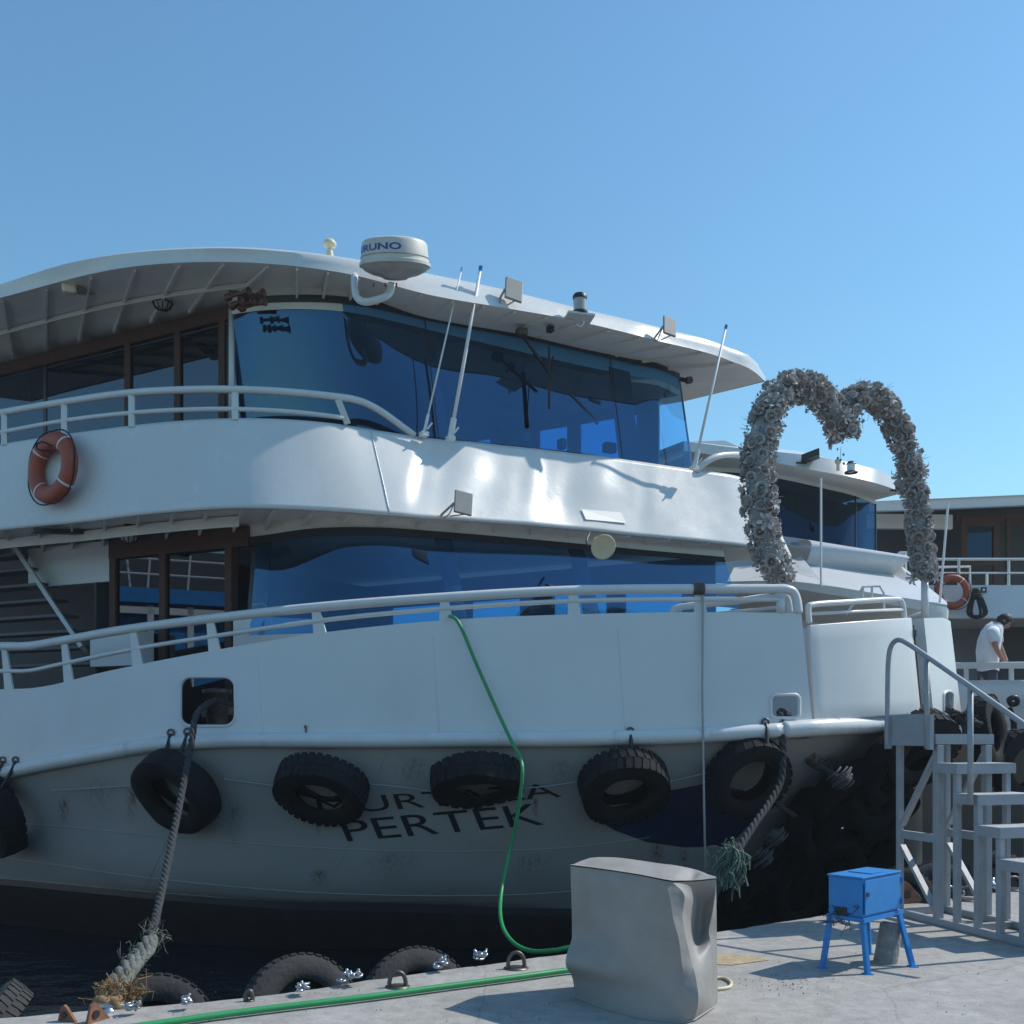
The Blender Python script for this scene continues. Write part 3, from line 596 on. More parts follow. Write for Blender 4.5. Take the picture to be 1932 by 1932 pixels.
# headlining, sides, floor of the upper cabin
def wallquad(a, b, z0, z1, name, m, th=.05, parent=boat):
    d = Vector((b.x - a.x, b.y - a.y, 0)); n = Vector((-d.y, d.x, 0)).normalized() * th
    return MB().obox(Vector((a.x, a.y, z0)), d, n, (0, 0, z1 - z0)).make(name, m, parent)
u_far0 = UHEAD.at(1282); u_far0 = Vector((u_far0.x, u_far0.y, 0)) + Vector((.02, .1, 0))
ufd = Vector((-.87, .49, 0))
def far_wall(f0, z0, zs, zh, z1, spans, total, mi, gm):
    wallquad(f0, f0 + ufd * total, z0, zs, 'cabin_side', mi)
    wallquad(f0, f0 + ufd * total, zh, z1, 'cabin_side', mi)
    pos = 0
    for post, win in spans:
        wallquad(f0 + ufd * pos, f0 + ufd * (pos + post), zs, zh, 'cabin_post', mi); pos += post
        if win: wallquad(f0 + ufd * pos, f0 + ufd * (pos + win), zs, zh, 'side_window', gm, .006); pos += win
    return pos
uhull = [Vector((p.x, p.y, 6.55)) for p in UHEAD.samp(40)]
cc = Vector((-2.5, 16, 6.55))
fan([p + Vector((0, .08, 0)) for p in uhull] + [Vector((u_far0.x, u_far0.y, 6.55)) + ufd * 10, Vector((UW0.x, UW0.y, 6.55)) + uwd * 8], cc, 'cabin_ceiling', M_INT)
far_wall(u_far0 + Vector((-.25, .3, 0)), 4.3, 5.62, 6.42, 6.8, [(.35, .95), (.22, .5), (.9, .9), (.3, 1.3), (.4, 0), (3.5, 0)], 9.6, M_INT, M_GLASS2)
# back wall of the wheelhouse and console
bk0 = u_far0 + ufd * 5.2; bk1 = Vector((UW0.x, UW0.y, 0)) + uwd * 3.6
wallquad(bk1, bk0, 4.3, 5.5, 'cabin_bulkhead', M_INT); wallquad(bk1, bk0, 6.3, 6.7, 'cabin_bulkhead', M_INT)
for f in (0, .22, .46, .7, .94): wallquad(bk1.lerp(bk0, f), bk1.lerp(bk0, f + .08), 5.5, 6.3, 'cabin_bulkhead', M_INT)
con = [UGB.at(x) for x in range(620, 1300, 30)]
MB().grid([[p + Vector((.0, .06, -.08)) for p in con], [p + Vector((-.25, .5, -.12)) for p in con], [p + Vector((-.25, .55, -.8)) for p in con]]).make('helm_console', M_INTD, boat)
for x, y, d, sx in ((1150, 845, 14.2, .18), (1060, 838, 13.9, .1), (990, 826, 13.5, .14)):
    bevel(MB().box(P(x, y, d), sx, .12, .14, .5).make('instrument', M_BLACK, boat), .02)
# wipers, camera, horn loudspeaker hardware on the windshield
wp = MB().bar(P(985, 632, 13.0), P(1043, 712, 13.25), .03, .03).make('wiper_arm', M_BLACK, boat)
MB().bar(P(1036, 655, 13.15), P(1036, 770, 13.0), .03, .05).bar(P(1043, 672, 13.2), P(1034, 768, 13.0), .012, .012).make('wiper_blade', M_BLACK, wp)
bevel(MB().box(P(984, 627, 12.98), .14, .12, .09, .4).make('wiper_motor', M_DSTEEL, wp), .02)
MB().bar(P(1076, 742, 13.6), P(1128, 800, 13.75), .03, .03).make('wiper_arm', M_BLACK, boat)
MB().box(P(1038, 621, 13.0), .07, .08, .07, .5).lathe([(.02, 0), (.02, .03)], frame(P(1038, 621, 12.94), (0, -1, 0)), 10).make('small_camera', M_BLACK, boat)
MB().bar(P(1287, 716, 14.6), P(1296, 718, 14.5), .08, .06).lathe([(.0, 0), (.05, 0), (.05, .07), (0, .07)], frame(P(1297, 718, 14.45), (.5, -1, -.2)), 12).make('small_camera', M_BLACK, boat)
# ------------------------------------------------------------------ BOAT: upper cabin side with wooden doors
def side_pt(w0, wd, s, z): return Vector((w0.x, w0.y, 0)) + wd * s + Vector((0, 0, z))
def along(w0, wd, x):                                    # distance along a side wall at photo column x
    k = (x - CX) / F; return (k * w0.y - w0.x) / (wd.x - k * wd.y)
uz0, uz1 = 4.3, 6.74
def side_box(w0, wd, s0, s1, z0, z1, name, m, out=0.0, th=.06, parent=boat):
    n = Vector((wd.y, -wd.x, 0)); n = n if n.y < 0 else -n
    return MB().obox(side_pt(w0, wd, s0, z0) + n * out, wd * (s1 - s0), n * -th, (0, 0, z1 - z0)).make(name, m, parent)
MB().tube([P(437, 582, 12.25), P(437, 792, 12.1)], .035, 8).make('corner_post', M_RLW, boat, True)
side_box(UW0, uwd, -.1, 9, uz1 - .14, uz1 + .02, 'door_header', M_WOOD, .03, .1)
marks = [along(UW0, uwd, x) for x in (421, 337, 243)]
for s in marks: side_box(UW0, uwd, s - .05, s + .05, uz0, uz1 - .14, 'door_frame', M_WOOD, .03, .1)
side_box(UW0, uwd, -.12, marks[0] - .05, uz0, uz1 - .14, 'door_frame', M_FRAME, .01, .1)
for a, b in zip(marks, marks[1:]): side_box(UW0, uwd, a + .05, b - .05, uz0, uz1 - .14, 'door_glass', M_DGLASS, 0, .01)
s_ = marks[-1] + .05
for k in range(4):
    side_box(UW0, uwd, s_, s_ + 1.5, uz0, uz1 - .14, 'side_window', M_DGLASS, 0, .01)
    side_box(UW0, uwd, s_ + 1.5, s_ + 1.56, uz0, uz1 - .14, 'window_frame', M_FRAME, .01, .05); s_ += 1.56
ib = side_pt(UW0, uwd, 0, 0) + Vector((1.6, 2.6, 0))
# ------------------------------------------------------------------ BOAT: lower cabin
pane(LHEAD, LGB, 486, 700, 470, 690, 24, M_GLASS, push=0)
pane(LHEAD, LGB, 700, 830, 690, 862, 16, M_GLASS)
pane(LHEAD, LGB, 830, 1072, 862, 1110, 18, M_GLASS)
pane(LHEAD, LGB, 1072, 1366, 1110, 1405, 22, M_GLASS)
pillar(LHEAD, LGB, 834, 868, 34, 34, M_FRAME); pillar(LHEAD, LGB, 1085, 1125, 30, 30, M_FRAME); pillar(LHEAD, LGB, 492, 478, 34, 34, M_FRAME)
MB().grid([[p - Vector((0, .012, 0)) for p in LHEAD.samp(60)], [LHEAD.at(440 + 926 * i / 59).lerp(LGB.at(440 + 965 * i / 59), .08) - Vector((0, .012, 0)) for i in range(60)]]).make('window_header', M_FRAME, boat, True)
MB().grid([LGB.samp(50), [Vector((p.x, p.y, 1.4)) for p in LGB.samp(50)]]).make('cabin_front', M_WHITE, boat, True)
MB().grid([[p + Vector((0, .01, .0)) for p in LHEAD.samp(50)], [Vector((p.x, p.y, 4.25)) for p in LHEAD.samp(50)]]).make('cabin_header', M_SOFF, boat, True)
MB().grid([[Vector((p.x, p.y, 6.6)) for p in UHEAD.samp(50)], [Vector((p.x, p.y, 6.95)) for p in UHEAD.samp(50)]]).make('cabin_header', M_SOFF, boat, True)
l_far0 = LHEAD.at(1366); l_far0 = Vector((l_far0.x, l_far0.y, 0)) + Vector((-.05, .3, 0))
far_wall(l_far0, 1.4, 2.75, 3.75, 4.15, [(.5, .9), (.3, .9), (.6, .9), (.5, 1.1), (.4, 0), (4, 0)], 10, M_INT, M_GLASS2)
lb0 = l_far0 + ufd * 6; lb1 = Vector((LW0.x, LW0.y, 0)) + lwd * 2.2
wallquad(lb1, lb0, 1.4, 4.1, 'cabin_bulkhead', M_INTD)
for k in range(6):                                        # rows of seats inside the saloon
    p = P(560 + 130 * k, 1185, 12.9 + .35 * k); bevel(MB().box(Vector((p.x, p.y, 2.55)), .5, .1, .7, .5).make('saloon_seat', M_INT, boat), .04)
lz0, lz1 = 1.4, 3.93
lm = [along(LW0, lwd, x) for x in (434, 310, 216)]
side_box(LW0, lwd, -.25, lm[2] + .06, lz1 - .1, lz1 + .14, 'door_header', M_WOOD, .04, .12)
for s in lm: side_box(LW0, lwd, s - .05, s + .05, lz0, lz1 - .1, 'door_frame', M_WOOD, .04, .12)
for a, b in zip(lm, lm[1:]): side_box(LW0, lwd, a + .05, b - .05, lz0, lz1 - .1, 'door_glass', M_DGLASS, 0, .01)
side_box(LW0, lwd, lm[1] + .05, lm[2] - .05, lz0, lz1 - .1, 'door_panel', M_INTD, -.05, .03)
MB().grid([[P(440, 1160, 12.05), P(520, 1165, 11.9), P(600, 1168, 11.75)], [P(440, 1260, 12.05), P(520, 1260, 11.9), P(600, 1260, 11.75)]]).make('cabin_front', M_WHITE, boat)
# dark passage with a stair to the upper deck
sp0 = side_pt(LW0, lwd, lm[2] + .08, 0)
nn = Vector((lwd.y, -lwd.x, 0)); nn = nn if nn.y < 0 else -nn
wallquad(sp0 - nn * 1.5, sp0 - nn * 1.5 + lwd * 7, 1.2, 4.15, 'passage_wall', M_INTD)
MB().obox(side_pt(sp0, lwd, 0, 3.55) , lwd * 1.45, nn * -.06, (0, 0, .52)).make('passage_panel', M_WHITE, boat)
M_TREAD = mat('stair_tread_paint', (.1, .1, .11), .5)
st0 = P(20, 1020, 13.6); st1 = P(158, 1225, 13.0)
stair = MB().bar(st0, st1, .05, .18, up=(0, -1, .3)).make('stair_stringer', M_WHITE, boat)
for k in range(8):
    p = st0.lerp(st1, (k + .9) / 7); MB().obox(p + Vector((0, .05, 0)), lwd * 1.6, Vector((.1, .26, 0)), (0, 0, .035)).make('stair_tread', M_TREAD, stair)
MB().obox(P(170, 1258, 12.75), lwd * -.75, -nn * .3, (0, 0, .42)).make('locker', M_WHITE, boat)
# deck bollard behind the big mooring hole
MB().lathe([(.12, 0), (.12, .45), (.17, .47), (.17, .52), (0, .54)], Matrix.Translation(P(410, 1385, 11.9)), 16).make('deck_bollard', M_DSTEEL, boat, True)
MB().bar(P(380, 1345, 11.9), P(440, 1340, 12.0), .1, .1).make('deck_bollard', M_DSTEEL, boat)
# ------------------------------------------------------------------ BOAT: upper rail
UT = Cv([(-300, 832, 14.1), (0, 779, 12.4), (118, 759, 12.0), (249, 741, 11.65), (336, 736, 11.48), (447, 735, 11.4), (560, 741, 11.48), (638, 749, 11.62)])
UM = Cv([(-300, 869, 14.1), (0, 816, 12.4), (121, 794, 12.0), (249, 779, 11.65), (329, 774, 11.48), (443, 772, 11.4), (560, 778, 11.48), (648, 788, 11.64)])
MB().tube(UT.samp(50) + spline([P(660, 752, 11.7), P(688, 760, 11.8), P(720, 777, 11.92), P(752, 800, 12.05), P(782, 822, 12.15)], 4), .042, 10).make('balcony_rail', M_RLW, boat, True)
MB().tube(UM.samp(50), .028, 8).make('balcony_rail', M_RLW, boat, True)
for x in (-140, 9, 122, 249, 444): MB().bar(UT.at(x), BANT.at(x) - Vector((0, 0, .02)), .07, .04, up=(0, 1, 0)).make('balcony_post', M_RLW, boat)
MB().bar(P(637, 752, 11.62), P(656, 800, 11.66), .07, .04, up=(0, 1, 0)).make('balcony_post', M_RLW, boat)
MB().tube(spline([P(1312, 889, 14.3), P(1338, 868, 14.35), P(1362, 859, 14.5), P(1400, 858, 14.9), P(1440, 862, 15.6)], 5), .045, 8).make('balcony_rail', M_RLW, boat, True)
# ------------------------------------------------------------------ BOAT: fittings
def flood(x, y, d, wpx, hpx, base, rz=.45):
    c = P(x, y, d); wv = wpx / F * d; hv = hpx / F * d
    R = Matrix.Translation(c) @ Matrix.Rotation(rz, 4, 'Z') @ Matrix.Rotation(math.radians(-14), 4, 'X') @ Matrix.Rotation(math.radians(9), 4, 'Y')
    o = MB().box((0, 0, 0), wv, .035, hv).make('floodlight', M_FLOOD, boat, M=R); bevel(o, .008)
    MB().box((0, .022, 0), wv * .9, .006, hv * .9).make('lens', M_LENS, o, M=R)
    k = MB(); a = R @ Vector((-wv * .5, 0, -hv * .1)); b = R @ Vector((wv * .1, 0, -hv * .5))
    k.bar(base, a, .02, .02).bar(base + Vector((.1, 0, -.01)), b, .012, .012).tube(spline([a, a + Vector((-.05, -.02, -.12)), base + Vector((.04, -.02, -.03)), base], 4), .008, 5)
    k.make('bracket', M_FLOOD, o); return o
flood(969, 547, 12.35, 35, 46, P(935, 578, 12.4)); flood(1263, 616, 13.5, 27, 38, P(1233, 640, 13.5)); flood(874, 949, 11.7, 36, 46, P(832, 972, 11.75))
# radar scanner
rx, ry, rd = 746, 526, 11.35; rb = P(rx, ry, rd)
MR = Matrix.Translation(rb) @ Matrix.Rotation(math.radians(15), 4, 'X')
rad = MB().lathe([(0, .0), (.13, 0), (.16, .02), (.27, .05), (.345, .085), (.365, .115)], MR, 48).make('radar_base', M_RADB, boat, True)
dome = MB().lathe([(.365, .115), (.392, .118), (.392, .15), (.378, .158), (.37, .2), (.36, .34), (.345, .365), (.3, .382), (.15, .392), (0, .394)], MR, 64).make('radar_dome', M_RADM, rad, True, auto=30)
MB().lathe([(.372, .197), (.378, .2), (.375, .207)], MR, 64).make('radar_seam', M_RADB, rad, True)
uv, Fc = text_shape('FURUNO', 2, .028); V = []
va = math.atan2(rb.x, rb.y)
for u, v in uv:
    a = math.radians(-95 + 106 * u) - va; z = .235 + .07 * v; r = .370 - (z - .2) / .14 * .01 + .003
    V.append(MR @ Vector((r * math.sin(a), -r * math.cos(a), z)))
mesh('lettering', V, Fc, M_BLET, dome)['label'] = 'blue capital letters round the radar dome'
MB().tube(spline([P(669, 520, 11.55), P(669, 545, 11.4), P(674, 562, 11.35), P(690, 570, 11.3), P(722, 562, 11.3), P(736, 552, 11.35), P(738, 534, 11.35)], 5), .04, 10).make('radar_bracket', M_RLW, rad, True)
for x in (705, 727, 748): MB().tube([P(x, 534, 11.3), P(x, 541, 11.3)], .01, 6).make('bolt', M_RUST, rad)
# satellite mushroom antenna
MB().lathe([(.03, -.1), (.045, 0), (.03, .05), (.03, .08), (.075, .1), (.08, .13), (.05, .17), (0, .18)], Matrix.Translation(P(622, 480, 12.1)), 20).make('satellite_antenna', M_CREAM, boat, True)
# horns under the roof corner
hb = P(436, 560, 11.75)
hz = MB()
for (x, y, l) in ((470, 549, .3), (497, 552, .26), (478, 567, .2), (500, 569, .32), (455, 566, .15)):
    e_ = P(x, y, 11.55); s = e_ + Vector((-l, .16, -.01))
    M_ = frame(s, e_ - s); L_ = (e_ - s).length
    hz.lathe([(.0, 0), (.045, 0), (.045, .05), (.018, .06), (.02, L_ * .6), (.03, L_ * .85), (.05, L_), (.04, L_), (0, L_ * .8)], M_, 12)
hz.bar(P(432, 552, 11.78), P(490, 560, 11.8), .04, .05).make('air_horn', M_HORN, boat, True)
# whip antennas
def whip(x0, y0, d0, x1, y1, d1, r, nm='whip_antenna'):
    a = P(x0, y0, d0); b = P(x1, y1, d1)
    o = MB().tube([a, a.lerp(b, .5), b], [r, r, r * .8], 8).make(nm, M_PLAST, boat, True)
    MB().tube([b, b + (b - a).normalized() * .05], r * 1.1, 8).make('tip', M_BLUE if r > .012 else M_STEEL, o)
    MB().tube([a, a + (b - a).normalized() * .22], r * 1.7, 8).box(a - Vector((0, 0, .02)), .09, .09, .05, .5).tube([a + Vector((.04, -.03, .03)), a + Vector((.1, -.05, .1))], .012, 6).make('mount', M_PLAST, o)
whip(800, 816, 12.1, 870, 512, 12.1, .011); whip(850, 824, 12.2, 906, 510, 12.2, .022); whip(1310, 880, 14.0, 1369, 620, 14.0, .019)
# masthead lamp on a bracket
nb = P(1094, 592, 12.75)
lamp = MB().lathe([(.0, .0), (.1, 0), (.1, .025), (.085, .03)], Matrix.Translation(nb), 20).make('masthead_lamp', M_BLACK, boat, True, auto=40)
MB().lathe([(.085, .18), (.09, .185), (.09, .22), (.07, .245), (0, .25)], Matrix.Translation(nb), 20).make('cap', M_BLACK, lamp, True, auto=40)
MB().lathe([(.08, .03), (.08, .18)], Matrix.Translation(nb), 20).make('lens', M_LENS, lamp, True)
MB().obox(nb + Vector((-.15, -.12, -.03)), (.34, .1, 0), (-.08, .45, 0), (0, 0, .025)).tube(spline([nb + Vector((.02, 0, -.03)), nb + Vector((.05, -.03, -.12)), nb + Vector((0, -.03, -.17)), nb + Vector((-.04, 0, -.13))], 4), .008, 5).make('bracket', M_WHITE, lamp)
# loudspeaker horn below the front
sb = P(1127, 1020, 12.6); sd = Vector((.25, -1, -.45)).normalized()
spk = MB().lathe([(0, 0), (.07, 0), (.08, .1), (.07, .12), (.09, .18), (.14, .24), (.155, .245), (.15, .25), (.12, .23), (.05, .2), (0, .22)], frame(sb + Vector((0, 0, -.02)), sd), 28).make('loudspeaker', M_CREAM, boat, True)
MB().tube(spline([sb + Vector((-.1, 0, .08)), sb + Vector((-.14, -.1, -.02)), sb + Vector((-.1, -.1, -.12)), sb + Vector((-.02, -.1, -.14))], 4), .012, 6).make('bracket', M_BLACK, spk)
# ceiling lamps
l1 = MB().bar(P(140, 545, 12.0), P(232, 562, 12.7), .16, .06).make('strip_lamp', M_FLOOD, boat)
bevel(MB().box(P(131, 543, 11.95), .16, .12, .14, .3).make('strip_lamp_box', M_CREAM, l1), .03)
def cage(x, y, d):
    c = P(x, y, d); o = MB().lathe([(.11, .05), (.11, 0), (.085, -.05), (.04, -.08), (0, -.085)], Matrix.Translation(c), 16).make('bulkhead_lamp', M_LENS, boat, True)
    g = MB()
    for a in range(5):
        t = a * math.pi / 5; g.tube([c + Vector((math.cos(t) * r * 1, math.sin(t) * r, z)) for r, z in ((.115, .0), (.09, -.06), (0, -.095), (-.09, -.06), (-.115, 0))], .008, 5)
    g.tube([c + Vector((.115 * math.cos(t), .115 * math.sin(t), 0)) for t in [i * math.pi / 8 for i in range(16)]], .012, 5, closed=True).make('cage', M_BLACK, o); return o
cage(307, 572, 12.4); cage(243, 1012, 12.3)
for (x, y, x2, y2) in ((235, 986, 360, 992), (60, 1001, 190, 1006)): MB().bar(P(x, y, 12.1), P(x2, y2, 12.6), .12, .05).make('strip_lamp', M_BLACK, boat)
# ------------------------------------------------------------------ OTHER BOATS
b2 = thing('passenger_boat', P(1560, 1500, 21), 'white passenger boat with dark windshield behind the flower heart arch', 'boat')
R2T = Cv([(1290, 832, 20.2), (1400, 846, 19.6), (1461, 852, 19.4), (1540, 861, 19.3), (1619, 877, 19.5), (1679, 898, 20.0), (1704, 920, 20.8)])
R2B = Cv([(1290, 850, 20.2), (1400, 866, 19.55), (1461, 873, 19.3), (1540, 888, 19.15), (1619, 903, 19.3), (1679, 920, 19.9), (1704, 930, 20.8)])
W2H = Cv([(1290, 888, 21.2), (1400, 893, 20.6), (1464, 902, 20.3), (1552, 921, 20.3), (1619, 938, 20.6), (1652, 951, 21.0)])
W2B = Cv([(1290, 1000, 20.9), (1400, 1004, 20.4), (1480, 1012, 20.1), (1560, 1024, 20.0), (1619, 1034, 20.2), (1652, 1041, 20.7)])
A2 = Vector((-.5, .87, 0))
f2 = MB().grid(lerp_rows(R2T.samp(40), R2B.samp(40), 3)).make('roof_fascia', M_WHITE, b2, True)
def shell(top, inner, c, name, m, parent): MB().grid([top, inner]).make(name, m, parent, True)
fan(R2T.samp(40) + [R2T.at(1704) + A2 * 6, R2T.at(1290) + A2 * 6], P(1500, 850, 24), 'roof', M_WHITE, parent=b2)
MB().grid([R2B.samp(40), [p + Vector((0, 0, .08)) for p in W2H.samp(40)]]).make('roof_soffit', M_SOFF, b2, True)
MB().grid([[p + Vector((0, 0, .09)) for p in W2H.samp(40)], W2H.samp(40)]).make('cabin_header', M_SOFF, b2, True)
for a, b in ((1290, 1462), (1462, 1551), (1551, 1614), (1614, 1652)):
    k0, k1 = (a - 1290) / 362, (b - 1290) / 362
    MB().grid(lerp_rows(W2H.samp(12, a, b), W2B.samp(12, a, b), 3)).make('windshield_pane', M_SMOKE, b2, True)
    MB().tube([W2H.at(b), W2B.at(b)], .02, 6).make('window_pillar', M_FRAME, b2)
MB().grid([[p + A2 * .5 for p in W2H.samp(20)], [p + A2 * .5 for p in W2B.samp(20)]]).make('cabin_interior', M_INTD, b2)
MB().grid([W2H.samp(2, 1650, 1652), [p + A2 * 6 for p in W2H.samp(2, 1650, 1652)]]).make('cabin_trim', M_WHITE, b2)
# white box on the roof
bevel(MB().grid([[P(1306, 833, 20.6), P(1368, 831, 20.6), P(1392, 842, 20.6), P(1400, 858, 20.6), P(1304, 856, 20.6)], [p + A2 * 2 for p in (P(1306, 833, 20.6), P(1368, 831, 20.6), P(1392, 842, 20.6), P(1400, 858, 20.6), P(1304, 856, 20.6))]], closed=True).add([P(1306, 833, 20.6), P(1368, 831, 20.6), P(1392, 842, 20.6), P(1400, 858, 20.6), P(1304, 856, 20.6)], [(0, 1, 2, 3, 4)]).make('roof_box', M_WHITE, b2), .03)
# ledge, rounded band and foredeck canopy
MB().grid([W2B.samp(20), [p + Vector((0, -.3, -1.1)) for p in W2B.samp(20)]]).make('cabin_skirt', M_WHITE, b2, True)
L2A = Cv([(1400, 1008, 20.3), (1488, 1014, 19.9), (1560, 1026, 19.8), (1625, 1037, 19.9), (1654, 1044, 20.2)])
L2B = Cv([(1400, 1022, 19.9), (1488, 1027, 19.5), (1560, 1038, 19.4), (1625, 1047, 19.5), (1657, 1055, 19.9)])
MB().grid([L2A.samp(20), L2B.samp(20)]).make('window_ledge', M_WHITE, b2, True)
B2A = [P(1490, 1024, 19.6), P(1560, 1036, 19.2), P(1640, 1050, 18.9), P(1692, 1061, 18.8)]
B2B = [P(1520, 1064, 18.4), P(1575, 1072, 18.3), P(1640, 1080, 18.2), P(1686, 1084, 18.2)]
MB().grid(lerp_rows(spline(B2A, 6), spline(B2B, 6), 8, lambda t, s: Vector((.1, -.5, .12)) * math.sin(math.pi * t))).make('rounded_band', M_BAND, b2, True)
canopy_top = [P(1386, 1070, 18.6), P(1500, 1060, 18.9), P(1540, 1066, 18.3), P(1690, 1086, 17.6), P(1787, 1134, 15.7)]
C2T = Cv([(1372, 1097, 16.9), (1498, 1097, 16.5), (1556, 1104, 16.3), (1650, 1119, 15.95), (1745, 1134, 15.6), (1787, 1141, 15.5)])
C2B = Cv([(1372, 1112, 16.9), (1498, 1111, 16.5), (1556, 1120, 16.3), (1650, 1135, 15.95), (1745, 1152, 15.6), (1787, 1158, 15.5)])
MB().grid([[P(1386, 1068, 18.8), P(1500, 1060, 18.9), P(1545, 1066, 18.4), P(1690, 1085, 18.2), P(1720, 1090, 18.0), P(1787, 1138, 16.4)], [C2T.at(x) for x in (1372, 1498, 1556, 1650, 1745, 1787)]]).make('foredeck_canopy', M_WHITE, b2)
MB().grid([[P(1692, 1060, 18.8), P(1787, 1136, 16.2), P(1787, 1158, 16.2)], [P(1686, 1084, 18.2), P(1745, 1125, 16.4), P(1740, 1140, 16.0)]]).make('canopy_side', M_WHITE, b2)
MB().grid([C2T.samp(30), C2B.samp(30)]).make('canopy_fascia', M_WHITE, b2, True)
MB().grid([C2B.samp(30), [p + Vector((-.5, 2.6, .02)) for p in C2B.samp(30)]]).make('canopy_soffit', M_SOFF, b2)
MB().obox(P(1380, 1385, 19.2), (3.3, -.95, 0), (0, .1, 0), (0, 0, 2.35)).make('cabin_front', M_SOFF, b2)
MB().grid([[P(1512, 1050, 18.6), P(1440, 1075, 17.9), P(1400, 1098, 16.8)], [P(1520, 1064, 18.3), P(1556, 1103, 16.5), P(1500, 1097, 16.6)]]).make('slanted_panel', M_BAND, b2)
MB().grid([[P(1752, 1140, 15.3), P(1787, 1146, 15.35), P(1790, 1152, 15.6)], [P(1752, 1158, 15.3), P(1786, 1162, 15.35), P(1789, 1166, 15.6)], [P(1752, 1175, 15.35), P(1785, 1180, 15.35), P(1788, 1184, 15.6)]]).make('bow_cap', M_WHITE, b2, True)
MB().obox(P(1745, 1420, 15.7), (.36, .1, 0), (-.4, 1.5, 0), (0, 0, 1.9)).make('bow_post', M_WHITE, b2)
MB().tube([P(1549, 1105, 16.3), P(1549, 902, 16.3)], .018, 6).make('whip_antenna', M_PLAST, b2)
MB().tube([P(1773, 1138, 15.6), P(1789, 948, 15.6)], .018, 6).make('whip_antenna', M_PLAST, b2)
for x, y in ((1512, 870), (1690, 922)):
    MB().obox(P(x, y, 19.0), (.3, -.1, .1), (.1, .3, 0), (0, 0, .12)).bar(P(x - 10, y + 3, 19.1), P(x + 10, y + 4, 19.1), .03, .03).make('floodlight', M_BLACK, b2)
nl = P(1606, 893, 19.0); o = MB().lathe([(.12, 0), (.12, .03), (.08, .04)], Matrix.Translation(nl), 14).make('masthead_lamp', M_BLACK, b2, True)
MB().lathe([(.09, .17), (.06, .22), (0, .23)], Matrix.Translation(nl), 14).make('cap', M_BLACK, o, True)
MB().lathe([(.075, .04), (.075, .17)], Matrix.Translation(nl), 14).make('lens', M_PLAST, o, True)
MB().lathe([(.0, 0), (.03, 0), (.03, .12), (.06, .15), (.06, .2), (0, .22)], Matrix.Translation(P(1581, 888, 19.1)), 10).make('satellite_antenna', M_CREAM, b2, True)
k = MB()
for pts in ([(1597, 1160), (1628, 1107), (1660, 1106), (1668, 1120), (1668, 1150)], [(1628, 1107), (1628, 1140)], [(1645, 1106), (1645, 1135)]): k.tube([P(x, y, 15.4) for x, y in pts], .018, 6)
k.make('boarding_ladder', M_RLW, b2)
k = MB()
for pts in ([(1676, 1066), (1700, 1044), (1706, 1042), (1706, 1075)], [(1692, 1053), (1692, 1072)]): k.tube([P(x, y, 18.6) for x, y in pts], .05, 6)
k.make('deck_rail', M_RLW, b2)
# lower hull of the second boat, in the shade behind the bow
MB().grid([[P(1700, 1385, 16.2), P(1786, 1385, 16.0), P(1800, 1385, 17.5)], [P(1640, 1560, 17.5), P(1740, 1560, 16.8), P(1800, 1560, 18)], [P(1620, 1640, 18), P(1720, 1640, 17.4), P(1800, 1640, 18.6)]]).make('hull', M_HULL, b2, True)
# third boat
b3 = thing('passenger_boat', P(1880, 1500, 20), 'white passenger boat at the right edge with a man on its foredeck', 'boat')
MB().grid([[P(1640, 946, 23.2), P(1753, 941, 23.4), P(1932, 933, 23.6), P(2300, 920, 24)], [P(1640, 964, 23.2), P(1753, 961, 23.4), P(1932, 953, 23.6), P(2300, 940, 24)]]).make('roof_fascia', M_WHITE, b3)
MB().grid([[P(1640, 964, 23.25), P(2300, 940, 24.0)], [P(1640, 968, 25.5), P(2300, 940, 26.5)]]).make('roof_soffit', M_SOFF, b3)
MB().grid([[P(1640, 946, 23.2), P(2300, 920, 24.0)], [P(1640, 944, 29), P(2300, 920, 30)]]).make('roof', M_WHITE, b3)
MB().obox(P(1640, 996, 24.6), (2.05, .1, 0), (0, .15, 0), (0, 0, .34)).make('roof_beam', M_WHITE, b3)
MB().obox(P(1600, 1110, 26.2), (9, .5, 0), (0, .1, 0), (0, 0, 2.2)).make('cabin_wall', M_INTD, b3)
dA = P(1814, 1100, 25.2); DX = Vector((1, .05, 0))
dw = (1888 - 1814) / F * 25.2; dh = (1100 - 975) / F * 25.2
door = MB().obox(dA, DX * .15, (0, .1, 0), (0, 0, dh)).obox(dA + DX * (dw - .15), DX * .15, (0, .1, 0), (0, 0, dh)).obox(dA + DX * .15 + Vector((0, 0, dh - .22)), DX * (dw - .3), (0, .1, 0), (0, 0, .22)).obox(dA + DX * .15 + Vector((0, 0, .45)), DX * (dw - .3), (0, .1, 0), (0, 0, .12)).make('door', M_WOOD, b3)
MB().obox(dA + DX * .15 + Vector((0, .05, .57)), DX * (dw - .3), (0, .02, 0), (0, 0, dh - .79)).make('door_glass', M_SMOKE, door)
MB().obox(P(1804, 984, 25.3), (9, .4, 0), (0, .1, 0), (0, 0, .2)).make('door_header', M_WOOD, b3)
for xx in (1900, 1945): MB().obox(P(xx, 1100, 25.2), (.08, 0, 0), (0, .1, 0), (0, 0, 1.6)).make('door_frame', M_WOOD, b3)
MB().grid([[P(1690, 1104, 22.2), P(1780, 1104, 22.0), P(1932, 1104, 22.0), P(2300, 1104, 22.2)], [P(1690, 1165, 22.0), P(1780, 1165, 21.8), P(1932, 1165, 21.8), P(2300, 1165, 22)]]).make('upper_deck_band', M_WHITE, b3)
MB().obox(P(1690, 1167, 21.9), (9, 0, 0), (0, 5, 0), (0, 0, .06)).make('deck_soffit', M_SOFF, b3)
